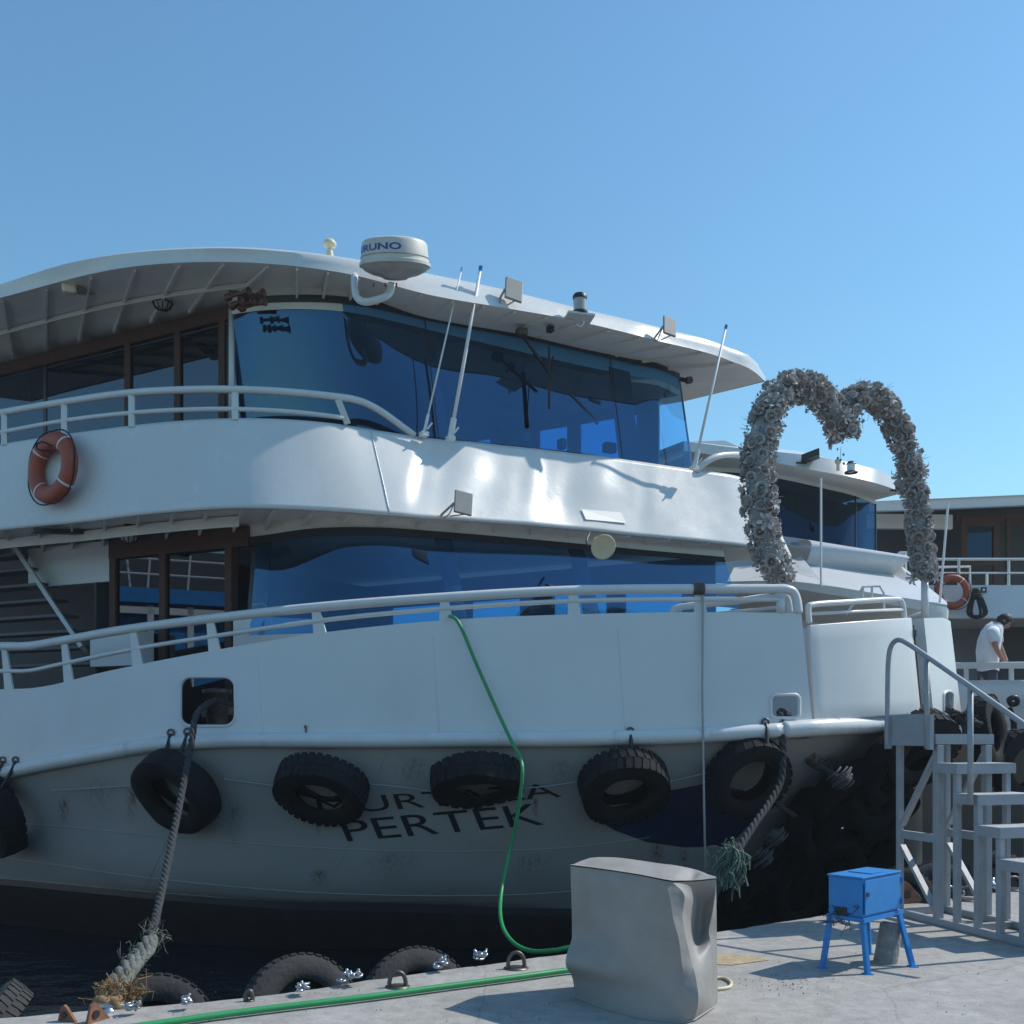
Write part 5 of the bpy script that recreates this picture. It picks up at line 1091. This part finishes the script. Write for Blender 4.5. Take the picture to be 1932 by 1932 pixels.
for i, (x, y, s) in enumerate(((1527, 702, .12), (1736, 845, .1), (1690, 905, .11))):
    c = P(x, y + 14, dh(x) - .05); d = Vector((.25, -.1, 1)).normalized(); sd = Vector((.8, -.5, -.1)).normalized()
    mesh('leaf', [c, c + d * s * .45 + sd * s * .42, c + d * s, c + d * s * .45 - sd * s * .42], [(0, 1, 2), (0, 2, 3)], M_LEAF, arch)
# ------------------------------------------------------------------ boarding stairs on the quay
us = Vector((.306, -.952, 0)); vs = Vector((.952, .306, 0)); SA = G(1770, 1745)
stz = thing('boarding_stairs', SA, 'aluminium boarding stairs with one handrail leading up to the bow', 'stairs')
SW = .50
def sp(s, v, z): return SA - us * s + vs * v + Vector((0, 0, z))   # s away from camera, v to the right
PLT = 1.6; RISE = .24; RUN = .232
def post(s, v, z0, z1, w_=.052): 
    o = MB().bar(sp(s, v, z0), sp(s, v, z1), w_, w_, up=us).make('leg', M_ALU, stz); bevel(o, .006, 1)
for v in (0, SW):
    post(.48, v, 0, PLT - .09); post(.0, v, 0, PLT - .09, .066)
    for k_ in range(1, 7): post(-RUN * k_ + .01, v, 0.05, PLT - RISE * k_ - .07)
    o = MB().bar(sp(.52, v, .03), sp(-1.45, v, .03), .06, .06).make('base_rail', M_ALU, stz); bevel(o, .006, 1)
    MB().bar(sp(.03, v, .12), sp(.45, v, .62), .055, .03).make('brace', M_ALU, stz)
    MB().bar(sp(.03, v, .72), sp(.45, v, .72), .04, .07).make('brace', M_ALU, stz)
    MB().bar(sp(.45, v, .8), sp(.03, v, 1.42), .055, .03).make('brace', M_ALU, stz)
    MB().bar(sp(.52, v, PLT - .045), sp(-.02, v, PLT - .045), .05, .09).make('platform_edge', M_ALU, stz)
for s in (.48, -.3, -1.2): MB().bar(sp(s, 0.03, .03), sp(s, SW - .03, .03), .05, .05).make('base_rail', M_ALU, stz)
for k_ in range(7):
    z = PLT - RISE * k_; s0_ = .5 if k_ == 0 else -RUN * (k_ - 1) - .0; s1_ = -.02 if k_ == 0 else -RUN * k_ - .03
    o = MB().obox(sp(s0_, -.045, z - .012), sp(s1_, -.045, z) - sp(s0_, -.045, z), vs * (SW + .09), (0, 0, .012)).make('tread', M_ALUT, stz)
    MB().obox(sp(s1_, -.05, z - .085), us * .012, vs * (SW + .1), (0, 0, .083)).obox(sp(s0_, -.052, z - .085), sp(s1_, 0, 0) - sp(s0_, 0, 0), vs * .012, (0, 0, .083)).obox(sp(s0_, SW + .04, z - .085), sp(s1_, 0, 0) - sp(s0_, 0, 0), vs * .012, (0, 0, .083)).make('tread_edge', M_ALU, o)
MB().obox(sp(.54, -.07, 1.50), us * .56, vs * .012, (0, 0, .27)).make('side_plate', M_ALU, stz)
for s in (.53, .0): MB().bar(sp(s, -.085, 1.47), sp(s, -.085, 1.76), .04, .05, up=us).make('plate_post', M_ALU, stz)
hr = [sp(.53, -.09, 1.48), sp(.53, -.09, 2.0), sp(.515, -.09, 2.28), sp(.47, -.09, 2.39), sp(.38, -.09, 2.42), sp(.25, -.09, 2.37), sp(0, -.09, 2.235), sp(-.5, -.09, 1.96), sp(-1.0, -.09, 1.68), sp(-1.5, -.09, 1.4)]
MB().tube(spline(hr, 6), .022, 10).make('handrail', M_ALU, stz, True)
for s, z0, z1 in ((.03, 1.48, 2.23), (-.47, 1.05, 1.96), (-1.2, .4, 1.57)): MB().tube([sp(s, -.09, z0), sp(s, -.09, z1)], .024, 8).make('handrail_post', M_ALU, stz, True)
# ------------------------------------------------------------------ blue box on legs
bxx = thing('metal_box', G(1635, 1835), 'bright blue metal box standing on four splayed legs', 'box')
N0 = Vector((2.344, 6.85, 0)); vR = Vector((.384, .35, 0)); vL = Vector((-.17, .186, 0)); ZB, ZT = .365, .628
o = MB().obox(N0 + Vector((0, 0, ZB)), vR, vL, (0, 0, ZT - ZB)).make('body', M_BLUE, bxx); bevel(o, .006)
nR = Vector((vR.y, -vR.x, 0)).normalized(); nL = Vector((-vL.y, vL.x, 0)).normalized()
if nL.y > 0: nL = -nL
o = MB().obox(N0 + vR * .02 + nR * .008 + Vector((0, 0, ZB + .02)), vR * .94, nR * .008, (0, 0, ZT - ZB - .03)).make('door', M_BLUE, bxx); bevel(o, .003)
MB().obox(N0 + vR * .05 + nR * .018 + Vector((0, 0, .51)), vR * .045, nR * .012, (0, 0, .03)).make('latch', M_DSTEEL, o)
for z in (.41, .56): MB().tube([N0 + vR * .975 + nR * .02 + Vector((0, 0, z)), N0 + vR * .975 + nR * .02 + Vector((0, 0, z + .04))], .009, 8).make('hinge', M_BLUE, o)
o = MB().obox(N0 - vR * .02 - vL * .03 + Vector((0, 0, ZT + .001)), vR * 1.04, vL * 1.06, (0, 0, .012)).make('lid', M_BLUE, bxx); bevel(o, .004)
MB().obox(N0 + vL * .12 + vR * .35 + Vector((0, 0, ZT + .014)), vR * .3, vL * .7, (0, 0, .006)).make('lid_panel', M_BLUE, o)
for (a, b) in ((N0 - nR * -.01, vR), (N0 - nL * -.01, vL)):
    pass
MB().obox(N0 - vR * .03 + nR * .022 + Vector((0, 0, ZB - .025)), vR * 1.06, nR * -.02, (0, 0, .028)).obox(N0 + nL * .02 - vL * .02 + Vector((0, 0, ZB - .025)), vL * 1.04, nL * -.02, (0, 0, .028)).make('frame_angle', M_BLUE, bxx)
for (c, foot) in ((N0, G(1637, 1838)), (N0 + vR, G(1722, 1824)), (N0 + vL, G(1552, 1826)), (N0 + vR + vL, G(1640, 1800))):
    a = c + (N0 + vR * .5 + vL * .5 - c) * .06 + Vector((0, 0, ZB)); 
    o = MB().bar(a, foot, .034, .034).make('leg', M_BLUE, bxx); bevel(o, .003, 1)
    MB().obox(foot + Vector((-.03, -.03, 0)), (.06, 0, 0), (0, .06, 0), (0, 0, .006)).make('foot_plate', M_BLUE, o)
MB().obox(N0 + vL * .45 + nL * .003 + Vector((0, 0, ZB - .001)), vL * .32, nL * .006, (0, 0, .06)).make('cut_opening', M_BLACK, bxx)
k = MB(); c = N0 + vL * .6 + nL * .02 + Vector((0, 0, ZB + .01))
fray(k, c, 18, .03, .1, 1.2, .004, (0, 0, -.4)); k.make('cable_tangle', M_BLACK, bxx)
# ------------------------------------------------------------------ concrete post
b0_ = G(1669, 1816); t0_ = P(1681, 1741, 7.22)
ax = t0_ - b0_; Mp = frame(b0_ - Vector((0, 0, .03)), ax); L_ = ax.length
prof = [(.082, -.02), (.08, L_ * .3), (.078, L_ * .7), (.076, L_ + .01), (.06, L_ + .03), (0, L_ + .03)]
o = MB().lathe(prof, Mp, 20).make('concrete_stub_post', mat('rough_cement', (.27, .265, .25), .95, var=.35, vscale=14, bump=.6, bscale=30), None, True, auto=40)
tag(o, 'leaning grey concrete stub post under the blue box', 'post')
# ------------------------------------------------------------------ covered box
tz = thing('covered_equipment', G(1215, 1905), 'boxy piece of equipment under a creased grey tarpaulin on the quay', 'covered box')
cols = [
 [(1076,1634,6.2),(1077,1660,6.2),(1079,1720,6.2),(1079,1770,6.2),(1070,1800,6.12),(1068,1822,6.1),(1080,1845,6.2),(1085,1882,6.22)],
 [(1135,1641,6.05),(1138,1665,6.02),(1140,1722,6.0),(1140,1772,5.98),(1138,1805,5.95),(1138,1835,5.93),(1140,1865,5.97),(1145,1905,5.95)],
 [(1195,1650,5.88),(1198,1675,5.85),(1202,1730,5.83),(1205,1775,5.81),(1208,1810,5.8),(1210,1840,5.79),(1214,1872,5.78),(1218,1924,5.74)],
 [(1250,1661,5.72),(1263,1688,5.71),(1271,1735,5.70),(1281,1772,5.69),(1286,1810,5.69),(1291,1845,5.69),(1300,1880,5.66),(1288,1931,5.67)],
 [(1268,1664,5.73),(1291,1688,5.74),(1288,1725,5.74),(1293,1765,5.73),(1303,1808,5.74),(1312,1840,5.70),(1318,1885,5.65),(1310,1926,5.7)],
 [(1310,1663,5.97),(1318,1700,6.08),(1315,1740,6.09),(1313,1775,6.04),(1317,1806,5.86),(1327,1840,5.78),(1331,1880,5.76),(1328,1914,5.82)],
 [(1351,1659,6.02),(1349,1690,6.02),(1343,1730,6.02),(1338,1758,6.02),(1344,1788,5.98),(1347,1829,5.97),(1347,1885,6.0),(1346,1902,5.98)]]
W = [[P(*q_) for q_ in c] for c in cols]
back = [P(1128,1617,6.5),P(1165,1618,6.47),P(1205,1623,6.42),P(1245,1629,6.36),P(1277,1633,6.28),P(1317,1642,6.18),P(1351,1657,6.06)]
def dense(A, nu, nv, keep=()):                           # A[col][row] -> smooth dense grid; columns in keep stay creased
    cs = [spline(c, nv) for c in A]; nr = len(cs[0]); out = []
    for r_ in range(nr):
        line = [c[r_] for c in cs]; row = []; st = 0
        for kx in list(keep) + [len(line) - 1]:
            seg = spline(line[st:kx + 1], nu); row += seg if not row else seg[1:]; st = kx
        out.append(row)
    return out
D = dense(W, 14, 12, (3, 4))
for r_, row in enumerate(D):
    for c_, p in enumerate(row):
        nz = mnoise.noise(Vector((p.x * 7, p.y * 7, p.z * 3.2))) * .004 - abs(mnoise.noise(Vector((p.x * 9 + p.z * 5, p.y * 9, p.z * 7 - p.x * 4)))) * .003 + mnoise.noise(Vector((p.x * 30 + p.z * 9, p.y * 26, p.z * 20))) * .0015
        row[c_] = p + Vector((.5, -.8, 0)) * nz * min(1, r_ / 6)
k = MB().grid(D)
front = D[0]; nF = len(front); bk = resamp(spline(back, 8), .01); bk = [bk[int(i_ * (len(bk) - 1) / (nF - 1))] for i_ in range(nF)]
cT = (W[0][0] + W[6][0]) / 2
def lipo(a, t):
    d_ = a - cT; d_.z = 0; return d_.normalized() * (.014 if t == 0 else .012 if t == .02 else 0)
tp = []
for t in (0, .02, .12, .3, .5, .7, .9, 1.0):
    tp.append([a.lerp(b, t) + lipo(a, t) + Vector((0, 0, (.007 if t == .02 else .009 if t == 0 else 0) + (.014 * math.sin(math.pi * t) if .05 < t < 1 else 0) + mnoise.noise(Vector((a.x * 9, b.y * 4, t * 3))) * .012 * math.sin(math.pi * t) - .03 * math.exp(-((i_ / nF - .78) / .05) ** 2) * math.sin(math.pi * t))) for i_, (a, b) in enumerate(zip(front, bk))])
k.grid(tp)
k.grid([bk, [Vector((p.x + .02, p.y + .05, .01)) for p in bk]])
lft = [r_[0] for r_ in D]; lb = [bk[0].lerp(Vector((bk[0].x + .02, bk[0].y + .05, .0)), i_ / (len(lft) - 1)) for i_ in range(len(lft))]
k.grid(lerp_rows(lft, lb, 5))
rgt = [r_[-1] for r_ in D]; rb_ = [bk[-1].lerp(Vector((bk[-1].x + .02, bk[-1].y + .05, .0)), i_ / (len(rgt) - 1)) for i_ in range(len(rgt))]
k.grid(lerp_rows(rgt, rb_, 2))
o = k.make('tarpaulin', M_TARP, tz, True, auto=32)
MB().tube([p + Vector((0, -.004, .006)) for p in D[-1]], .007, 6).make('hem', M_TARP, tz, True)
# ------------------------------------------------------------------ quay hardware
GQ = 'worn tyres hung on the quay edge'
for (x, y, d, n, sc_, lab) in ((-30, 1952, 6.0, (-.55, -.2, .55), .62, 'worn grey tyre on the quay edge cut by the left photo edge'),
                               (296, 1966, 6.6, (.22, -.8, .4), .78, 'worn grey tyre on the quay edge just behind the frayed rope end'),
                               (578, 1920, 7.1, (.5, -.72, .32), .80, 'worn tyre with visible tread blocks on the quay edge left of the steel hoops'),
                               (800, 1900, 7.75, (.4, -.75, .35), .82, 'dark tyre on the quay edge in shadow between the chain clumps'),
                               (1722, 1700, 9.75, (-.3, -.7, .5), .62, 'worn tyre beside the rusty bracket behind the blue box'),
                               (1793, 1690, 10.2, (-.2, -.7, .55), .66, 'worn tyre on the quay edge behind the stair legs'),
                               (1905, 1665, 10.9, (-.2, -.7, .5), .66, 'worn tyre on the quay edge at the right photo edge')):
    tyre(T_DUST, P(x, y, d) + qn * .12, Vector(n), lab, sc_ * 1.05, x * .01, GQ)
for (x, y, d, nrm, lab) in ((1735, 1412, 11.6, (.3, -.7, -.5), 'sunlit treaded tyre hanging below the bow rail behind the stair platform'), (1862, 1382, 12.9, (.75, -.6, .1), 'sunlit tyre hanging off the far side of the bow'), (1930, 1445, 13.2, (.3, -.9, -.1), 'black tyre hanging on the right boat behind the stairs')):
    tyre(T_LUG, P(x, y, d), Vector(nrm), lab, .95, .3)
k = MB()
rope_mb(k, spline([P(1788, 1335, 12.7), P(1800, 1345, 12.6), P(1825, 1355, 12.5), P(1850, 1368, 12.5)], 5), .045, 12); rope_mb(k, spline([P(1785, 1345, 12.7), P(1815, 1360, 12.5), P(1822, 1385, 12.5), P(1812, 1392, 12.5)], 5), .04, 12)
fray(k, P(1815, 1350, 12.5), 40, .08, .2, 1, .012); tag(k.make('mooring_rope', M_ROPE, None, True), 'tangled rope coming out of the narrow opening in the far bow corner', 'rope')
def clump(x, y, s, lab):
    k = MB(); c = G(x, y, .02)
    for i in range(8):
        o_ = c + Vector((random.gauss(0, .03), random.gauss(0, .025), random.uniform(.0, .05))) * s; a = random.uniform(0, 3.14); tl_ = random.uniform(-.8, .8)
        ex = Vector((math.cos(a), math.sin(a), 0)); ey = Vector((-math.sin(a) * math.cos(tl_), math.cos(a) * math.cos(tl_), math.sin(tl_)))
        k.tube([o_ + ex * .033 * s * math.cos(b) + ey * .02 * s * math.sin(b) + Vector((0, 0, .012)) for b in [j * math.pi / 5 for j in range(10)]], .009 * s, 6, closed=True)
        if i % 2: k.tube([o_, o_ + Vector((random.gauss(0, .02), random.gauss(0, .02), .05 * s))], .011 * s, 6)
    return tag(k.make('chain_clump', M_STEEL, None, True), lab, 'chain', 'galvanised chain clumps on the quay edge')
for x, y, s, lab in ((245, 1908, 0.72, 'galvanised chain clump beside the rusty rope bracket'), (356, 1897, 0.72, 'galvanised chain clump at the foot of the first quay tyre'), (572, 1871, 0.79, 'galvanised chain clump in front of the treaded quay tyre'), (658, 1853, 0.86, 'galvanised chain clump just left of the near steel hoop'), (835, 1827, 0.86, 'galvanised chain clump between the two steel hoops'), (905, 1810, 0.86, 'galvanised chain clump in shadow left of the far steel hoop'), (1795, 1688, 1.5, 'galvanised chain clump behind the stair legs'), (1865, 1680, 1.5, 'galvanised chain clump near the dark ring at the right')): clump(x, y, s, lab)
def hoop(x, y, w_, h, lab, r=.014):
    c = G(x, y); k = MB(); e_ = (qd * .85 + Vector((0, -.3, 0))).normalized()
    pts = [c + e_ * (w_ / 2) * math.cos(a) + Vector((0, 0, h * math.sin(a) ** .7)) for a in [i * math.pi / 14 for i in range(15)]]
    k.tube([pts[0] - Vector((0, 0, .05))] + pts + [pts[-1] - Vector((0, 0, .05))], r, 8); k.lathe([(.0, .004), (w_ * .75, .004), (w_ * .75, 0)], Matrix.Translation(c + Vector((0, 0, .001))), 16)
    return tag(k.make('steel_hoop', M_DSTEEL, None, True), lab, 'mooring ring', 'steel hoops set in the quay')
hoop(750, 1862, .105, .095, 'dark steel hoop set in the quay beside the green hose'); hoop(974, 1827, .115, .11, 'dark steel hoop set in the quay just left of the covered box')
hoop(1828, 1698, .2, .13, 'dark steel hoop set in the quay behind the middle stair legs'); hoop(1912, 1678, .2, .13, 'dark steel hoop set in the quay behind the right stair legs'); hoop(470, 1888, .04, .06, 'small dark shackle standing on the quay edge left of the hoops')
def bracket(x, y, s, a, lab):
    c = G(x, y); ex = Vector((math.cos(a), math.sin(a), 0)); th = Vector((-math.sin(a), math.cos(a), 0)) * .018
    k = MB(); pr = [(-.12, 0), (-.085, .13), (-.05, .15), (-.02, .13), (.09, .0)]; pr = [(u * s, v * s) for u, v in pr]; n_ = len(pr)
    V = [c + ex * u + Vector((0, 0, v)) for u, v in pr] + [c + ex * u + Vector((0, 0, v)) + th for u, v in pr]
    k.add(V, [tuple(range(n_))[::-1], tuple(range(n_, 2 * n_))] + [(i, (i + 1) % n_, (i + 1) % n_ + n_, i + n_) for i in range(n_)])
    o = tag(k.make('mooring_bracket', M_RUST, None), lab, 'bracket', 'rusty mooring brackets')
    MB().lathe([(0, -.004), (.03 * s, -.004), (.03 * s, .03), (0, .03)], frame(c + ex * -.045 * s + Vector((0, 0, .06 * s)) - th * .2, th), 14).make('bolt_hole', M_BLACK, o)
    return o
bracket(128, 1928, .6, -.35, 'rusty triangular mooring bracket at the lower left quay edge'); bracket(190, 1926, .75, 1.1, 'rusty bracket holding the frayed mooring rope end'); bracket(1722, 1704, 1.4, .3, 'rusty bracket with a round hole behind the blue box')
o = MB().tube([P(186, 1897, 5.95), P(240, 1899, 6.0)], .018, 8).lathe([(0, 0), (.035, 0), (.035, .03), (0, .03)], frame(P(205, 1912, 5.9), (.2, -1, .2)), 12).make('bracket_pin', M_STEEL, None, True); tag(o, 'short steel pin through the eye of the frayed mooring rope', 'pin')
# loose grit on the concrete
k = MB()
for i in range(260):
    x = random.uniform(300, 1930); y = random.uniform(1830, 1930) if x < 1080 else random.uniform(1770, 1930)
    if 1060 < x < 1360: continue
    if random.random() < .45: x, y = random.gauss(1480, 45), random.gauss(1855, 9)
    p = G(x, y, .002); r = random.uniform(.002, .007); k.add([p + Vector((r * random.uniform(.6, 1.3) * math.cos(a), r * math.sin(a), 0)) for a in (0, 2.1, 4.2)] + [p + Vector((0, 0, r))], [(0, 1, 3), (1, 2, 3), (2, 0, 3)])
tag(k.make('grit', mat('grit', (.12, .11, .10), .9), None), 'loose grit and pebbles scattered over the quay concrete', 'grit', kind='stuff')
# ------------------------------------------------------------------ plastic chairs on the upper deck
def chair(c, rz, lab):
    M_ = Matrix.Translation(c) @ Matrix.Rotation(rz, 4, 'Z'); t = bpy.data.objects.new('plastic_chair', None); put(t, None, M_); tag(t, lab, 'chair', 'white plastic chairs on the upper deck')
    def pt(k, n): o = k.make(n, M_PLAST, None); COL.objects.unlink(o); put(o, t, M_); return o
    bevel(pt(MB().box((0, 0, .43), .44, .42, .03), 'seat'), .01)
    k = MB().bar((-.22, .2, .44), (-.22, .27, .86), .04, .03, up=(0, 1, 0)).bar((.22, .2, .44), (.22, .27, .86), .04, .03, up=(0, 1, 0)).bar((-.23, .27, .85), (.23, .27, .85), .03, .07).bar((-.22, .23, .62), (.22, .23, .62), .02, .04)
    for i in range(6): k.bar((-.17 + .068 * i, .23, .62), (-.17 + .068 * i, .265, .82), .028, .015, up=(0, 1, 0))
    pt(k, 'backrest')
    for sx in (-1, 1):
        for sy in (-1, 1): pt(MB().bar((sx * .2, sy * .19, .43), (sx * .23, sy * .23, 0), .04, .03), 'leg')
        pt(MB().bar((sx * .24, -.18, .64), (sx * .24, .22, .66), .05, .025).bar((sx * .23, -.18, .43), (sx * .24, -.17, .63), .035, .03), 'armrest')
for x, d, rz, lab in ((555, 12.0, .3, 'white plastic chair behind the balcony band left of the slanted rail post'), (618, 12.05, .3, 'white plastic chair behind the balcony band next to the slanted rail post'), (258, 12.6, 2.6, 'white plastic chair on the balcony behind the life ring'), (70, 13.4, 2.6, 'white plastic chair on the balcony at the left photo edge')):
    p = P(x, 800, d); chair(Vector((p.x, p.y, 4.35 if d < 12.3 else 4.3)), rz, lab)
# ------------------------------------------------------------------ man on the foredeck of the right boat
pd = 14.75; base = P(1862, 1385, pd); base.z = 1.62
man = thing('person', base, 'man in a white t-shirt leaning over the foredeck rail of the right boat', 'person')
def px(x, y, dd=0): return P(x, y, pd + dd)
def skin(name, nodes, edges, m, parent):
    me = bpy.data.meshes.new(name); me.from_pydata([tuple(n[0]) for n in nodes], edges, []); me.materials.append(m)
    o = bpy.data.objects.new(name, me); put(o, parent); md = o.modifiers.new('skin', 'SKIN'); md.use_smooth_shade = True
    for i, n in enumerate(nodes):
        r = n[1]; me.skin_vertices[0].data[i].radius = r if isinstance(r, tuple) else (r, r)
    me.skin_vertices[0].data[0].use_root = True
    sb_ = o.modifiers.new('sub', 'SUBSURF'); sb_.levels = 2; sb_.render_levels = 2; return o
nd = [(px(1864, 1268), (.13, .11)), (px(1866, 1225), (.13, .10)), (px(1872, 1190), (.12, .10)), (px(1880, 1178), .055), (px(1885, 1172, -.02), .05),      # 0-4 pelvis..neck
      (px(1875, 1193, -.2), .062), (px(1877, 1216, -.24), .045), (px(1884, 1232, -.26), .036), (px(1893, 1246, -.25), .03),                                # 5-8 near arm
      (px(1880, 1193, .16), .06), (px(1886, 1220, .2), .045), (px(1895, 1240, .16), .035), (px(1900, 1250, .12), .028),                                    # 9-12 far arm
      (px(1861, 1300, -.1), .085), (px(1860, 1345, -.1), .06), (px(1858, 1382, -.1), .045), (px(1866, 1300, .1), .085), (px(1866, 1345, .1), .06), (px(1866, 1382, .1), .045),
      (px(1898, 1252, -.25), .02), (px(1905, 1255, -.24), .011), (px(1904, 1253, -.28), .010), (px(1902, 1256, -.21), .010), (px(1897, 1256, -.28), .010), (px(1903, 1257, -.25), .010)]
ed = [(0, 1), (1, 2), (2, 3), (3, 4), (2, 5), (5, 6), (6, 7), (7, 8), (2, 9), (9, 10), (10, 11), (11, 12), (0, 13), (13, 14), (14, 15), (0, 16), (16, 17), (17, 18), (8, 19), (19, 20), (19, 21), (19, 22), (19, 23), (19, 24)]
body = skin('body', nd, ed, M_SKIN, man)
# head with jaw, nose, ear, looking down to the right
hc = px(1894, 1173, -.02); hd = Vector((.72, -.2, -.62)).normalized(); hup = Vector((.55, -.1, .8)); Mh = frame(hc, hd, hup)
rows = []
for i in range(13):
    a = -math.pi / 2 + math.pi * i / 12; row = []
    for j in range(18):
        b = 2 * math.pi * j / 18; x = .078 * math.cos(a) * math.cos(b); y = .115 * math.sin(a); z = .097 * math.cos(a) * math.sin(b)
        if y < -.02: x *= 1 - .25 * (-y - .02) / .1; z *= 1 - (.22 if z < 0 else .02) * (-y - .02) / .1
        if z > .05 and abs(x) < .025:
            if -.035 < y < .02: z += .022 * (1 - abs(y + .018) / .05)
            elif .02 <= y < .045: z -= .004
        row.append(Mh @ Vector((x, y, z)))
    rows.append(row)
head = MB().grid(rows, closed=True)
for s in (-1, 1): head.lathe([(0, -.012), (.022, -.01), (.03, .0), (.018, .012), (0, .008)], Mh @ Matrix.Translation((s * .078, -.005, -.005)) @ Matrix.Rotation(math.pi / 2, 4, 'Y'), 10)
hh_ = head.make('head', M_SKIN, body, True)
for s in (-1, 1): MB().lathe([(0, -.012), (.012, 0), (0, .012)], Mh @ Matrix.Translation((s * .03, .012, .088)), 8).make('eye', M_HAIR, hh_, True)
MB().bar(Mh @ Vector((-.022, -.055, .093)), Mh @ Vector((.022, -.055, .093)), .008, .008).make('mouth', mat('lips', (.25, .09, .07), .6), hh_)
rows = []
for i in range(9):
    a = math.pi / 2 * i / 8
    row = []
    for j in range(18):
        b = 2 * math.pi * j / 18; back = math.sin(b) < .35
        aa = (-.45 if back else .42) + (math.pi / 2 - (-.45 if back else .42)) * i / 8
        g = 1.07 + random.uniform(-.04, .06); row.append(Mh @ Vector((.082 * g * math.cos(aa) * math.cos(b), .118 * g * math.sin(aa), .1 * g * math.cos(aa) * math.sin(b) - .002)))
    rows.append(row)
MB().grid(rows, closed=True).make('hair', M_HAIR, body, True)
# shirt: torso sections along the bent back plus sleeves
secs = [(1864, 1266, .185, .13), (1864, 1250, .18, .135), (1864, 1228, .19, .145), (1867, 1207, .205, .145), (1871, 1192, .205, .13), (1877, 1182, .15, .1), (1882, 1177, .075, .07)]
rows = []
for i, (x, y, rw_, rd_) in enumerate(secs):
    c = px(x, y); rows.append([c + Vector((rd_ * math.cos(a) * (1.05 + .04 * math.sin(5 * a + i)), rw_ * math.sin(a), .03 * math.cos(a) * -1 * (i / 6) + .012 * math.sin(3 * a + i))) for a in [j * 2 * math.pi / 20 for j in range(20)]])
sh = MB().grid(rows, closed=True)
sh.tube([px(1874, 1190, -.13), px(1875, 1197, -.2), px(1876, 1212, -.235)], [.085, .085, .075], 12); sh.tube([px(1878, 1190, .1), px(1881, 1198, .17), px(1884, 1212, .19)], [.085, .08, .072], 12)
sh.make('t_shirt', M_SHIRT, body, True)
rows = []
for x, y, r1_, r2_ in ((1864, 1258, .175, .125), (1863, 1285, .18, .13), (1862, 1300, .17, .125)): rows.append([px(x, y) + Vector((r2_ * math.cos(a), r1_ * math.sin(a), 0)) for a in [j * 2 * math.pi / 16 for j in range(16)]])
tr_ = MB().grid(rows, closed=True)
for s in (-.1, .1): tr_.tube([px(1862, 1296, s), px(1861, 1340, s), px(1860, 1383, s)], [.1, .085, .075], 12)
tr_.make('trousers', M_DENIM, body, True)


# ------------------------------------------------------------------ thin volume added to lift the dark tones like a veil
hzm = bpy.data.materials.new('shadow_lift_haze'); hzm.use_nodes = True; hn_ = hzm.node_tree; hn_.nodes.clear()
ho = hn_.nodes.new('ShaderNodeOutputMaterial'); hv_ = hn_.nodes.new('ShaderNodeVolumePrincipled'); hv_.inputs['Density'].default_value = 0.0011; hv_.inputs['Color'].default_value = (.86, .93, 1.0, 1); hv_.inputs['Anisotropy'].default_value = .2
hn_.links.new(hv_.outputs[0], ho.inputs['Volume'])
o = MB().obox((-905, -120, -4.2), (1810, 0, 0), (0, 1930, 0), (0, 0, 16.2)).make('haze', hzm, None); o['kind'] = 'stuff'
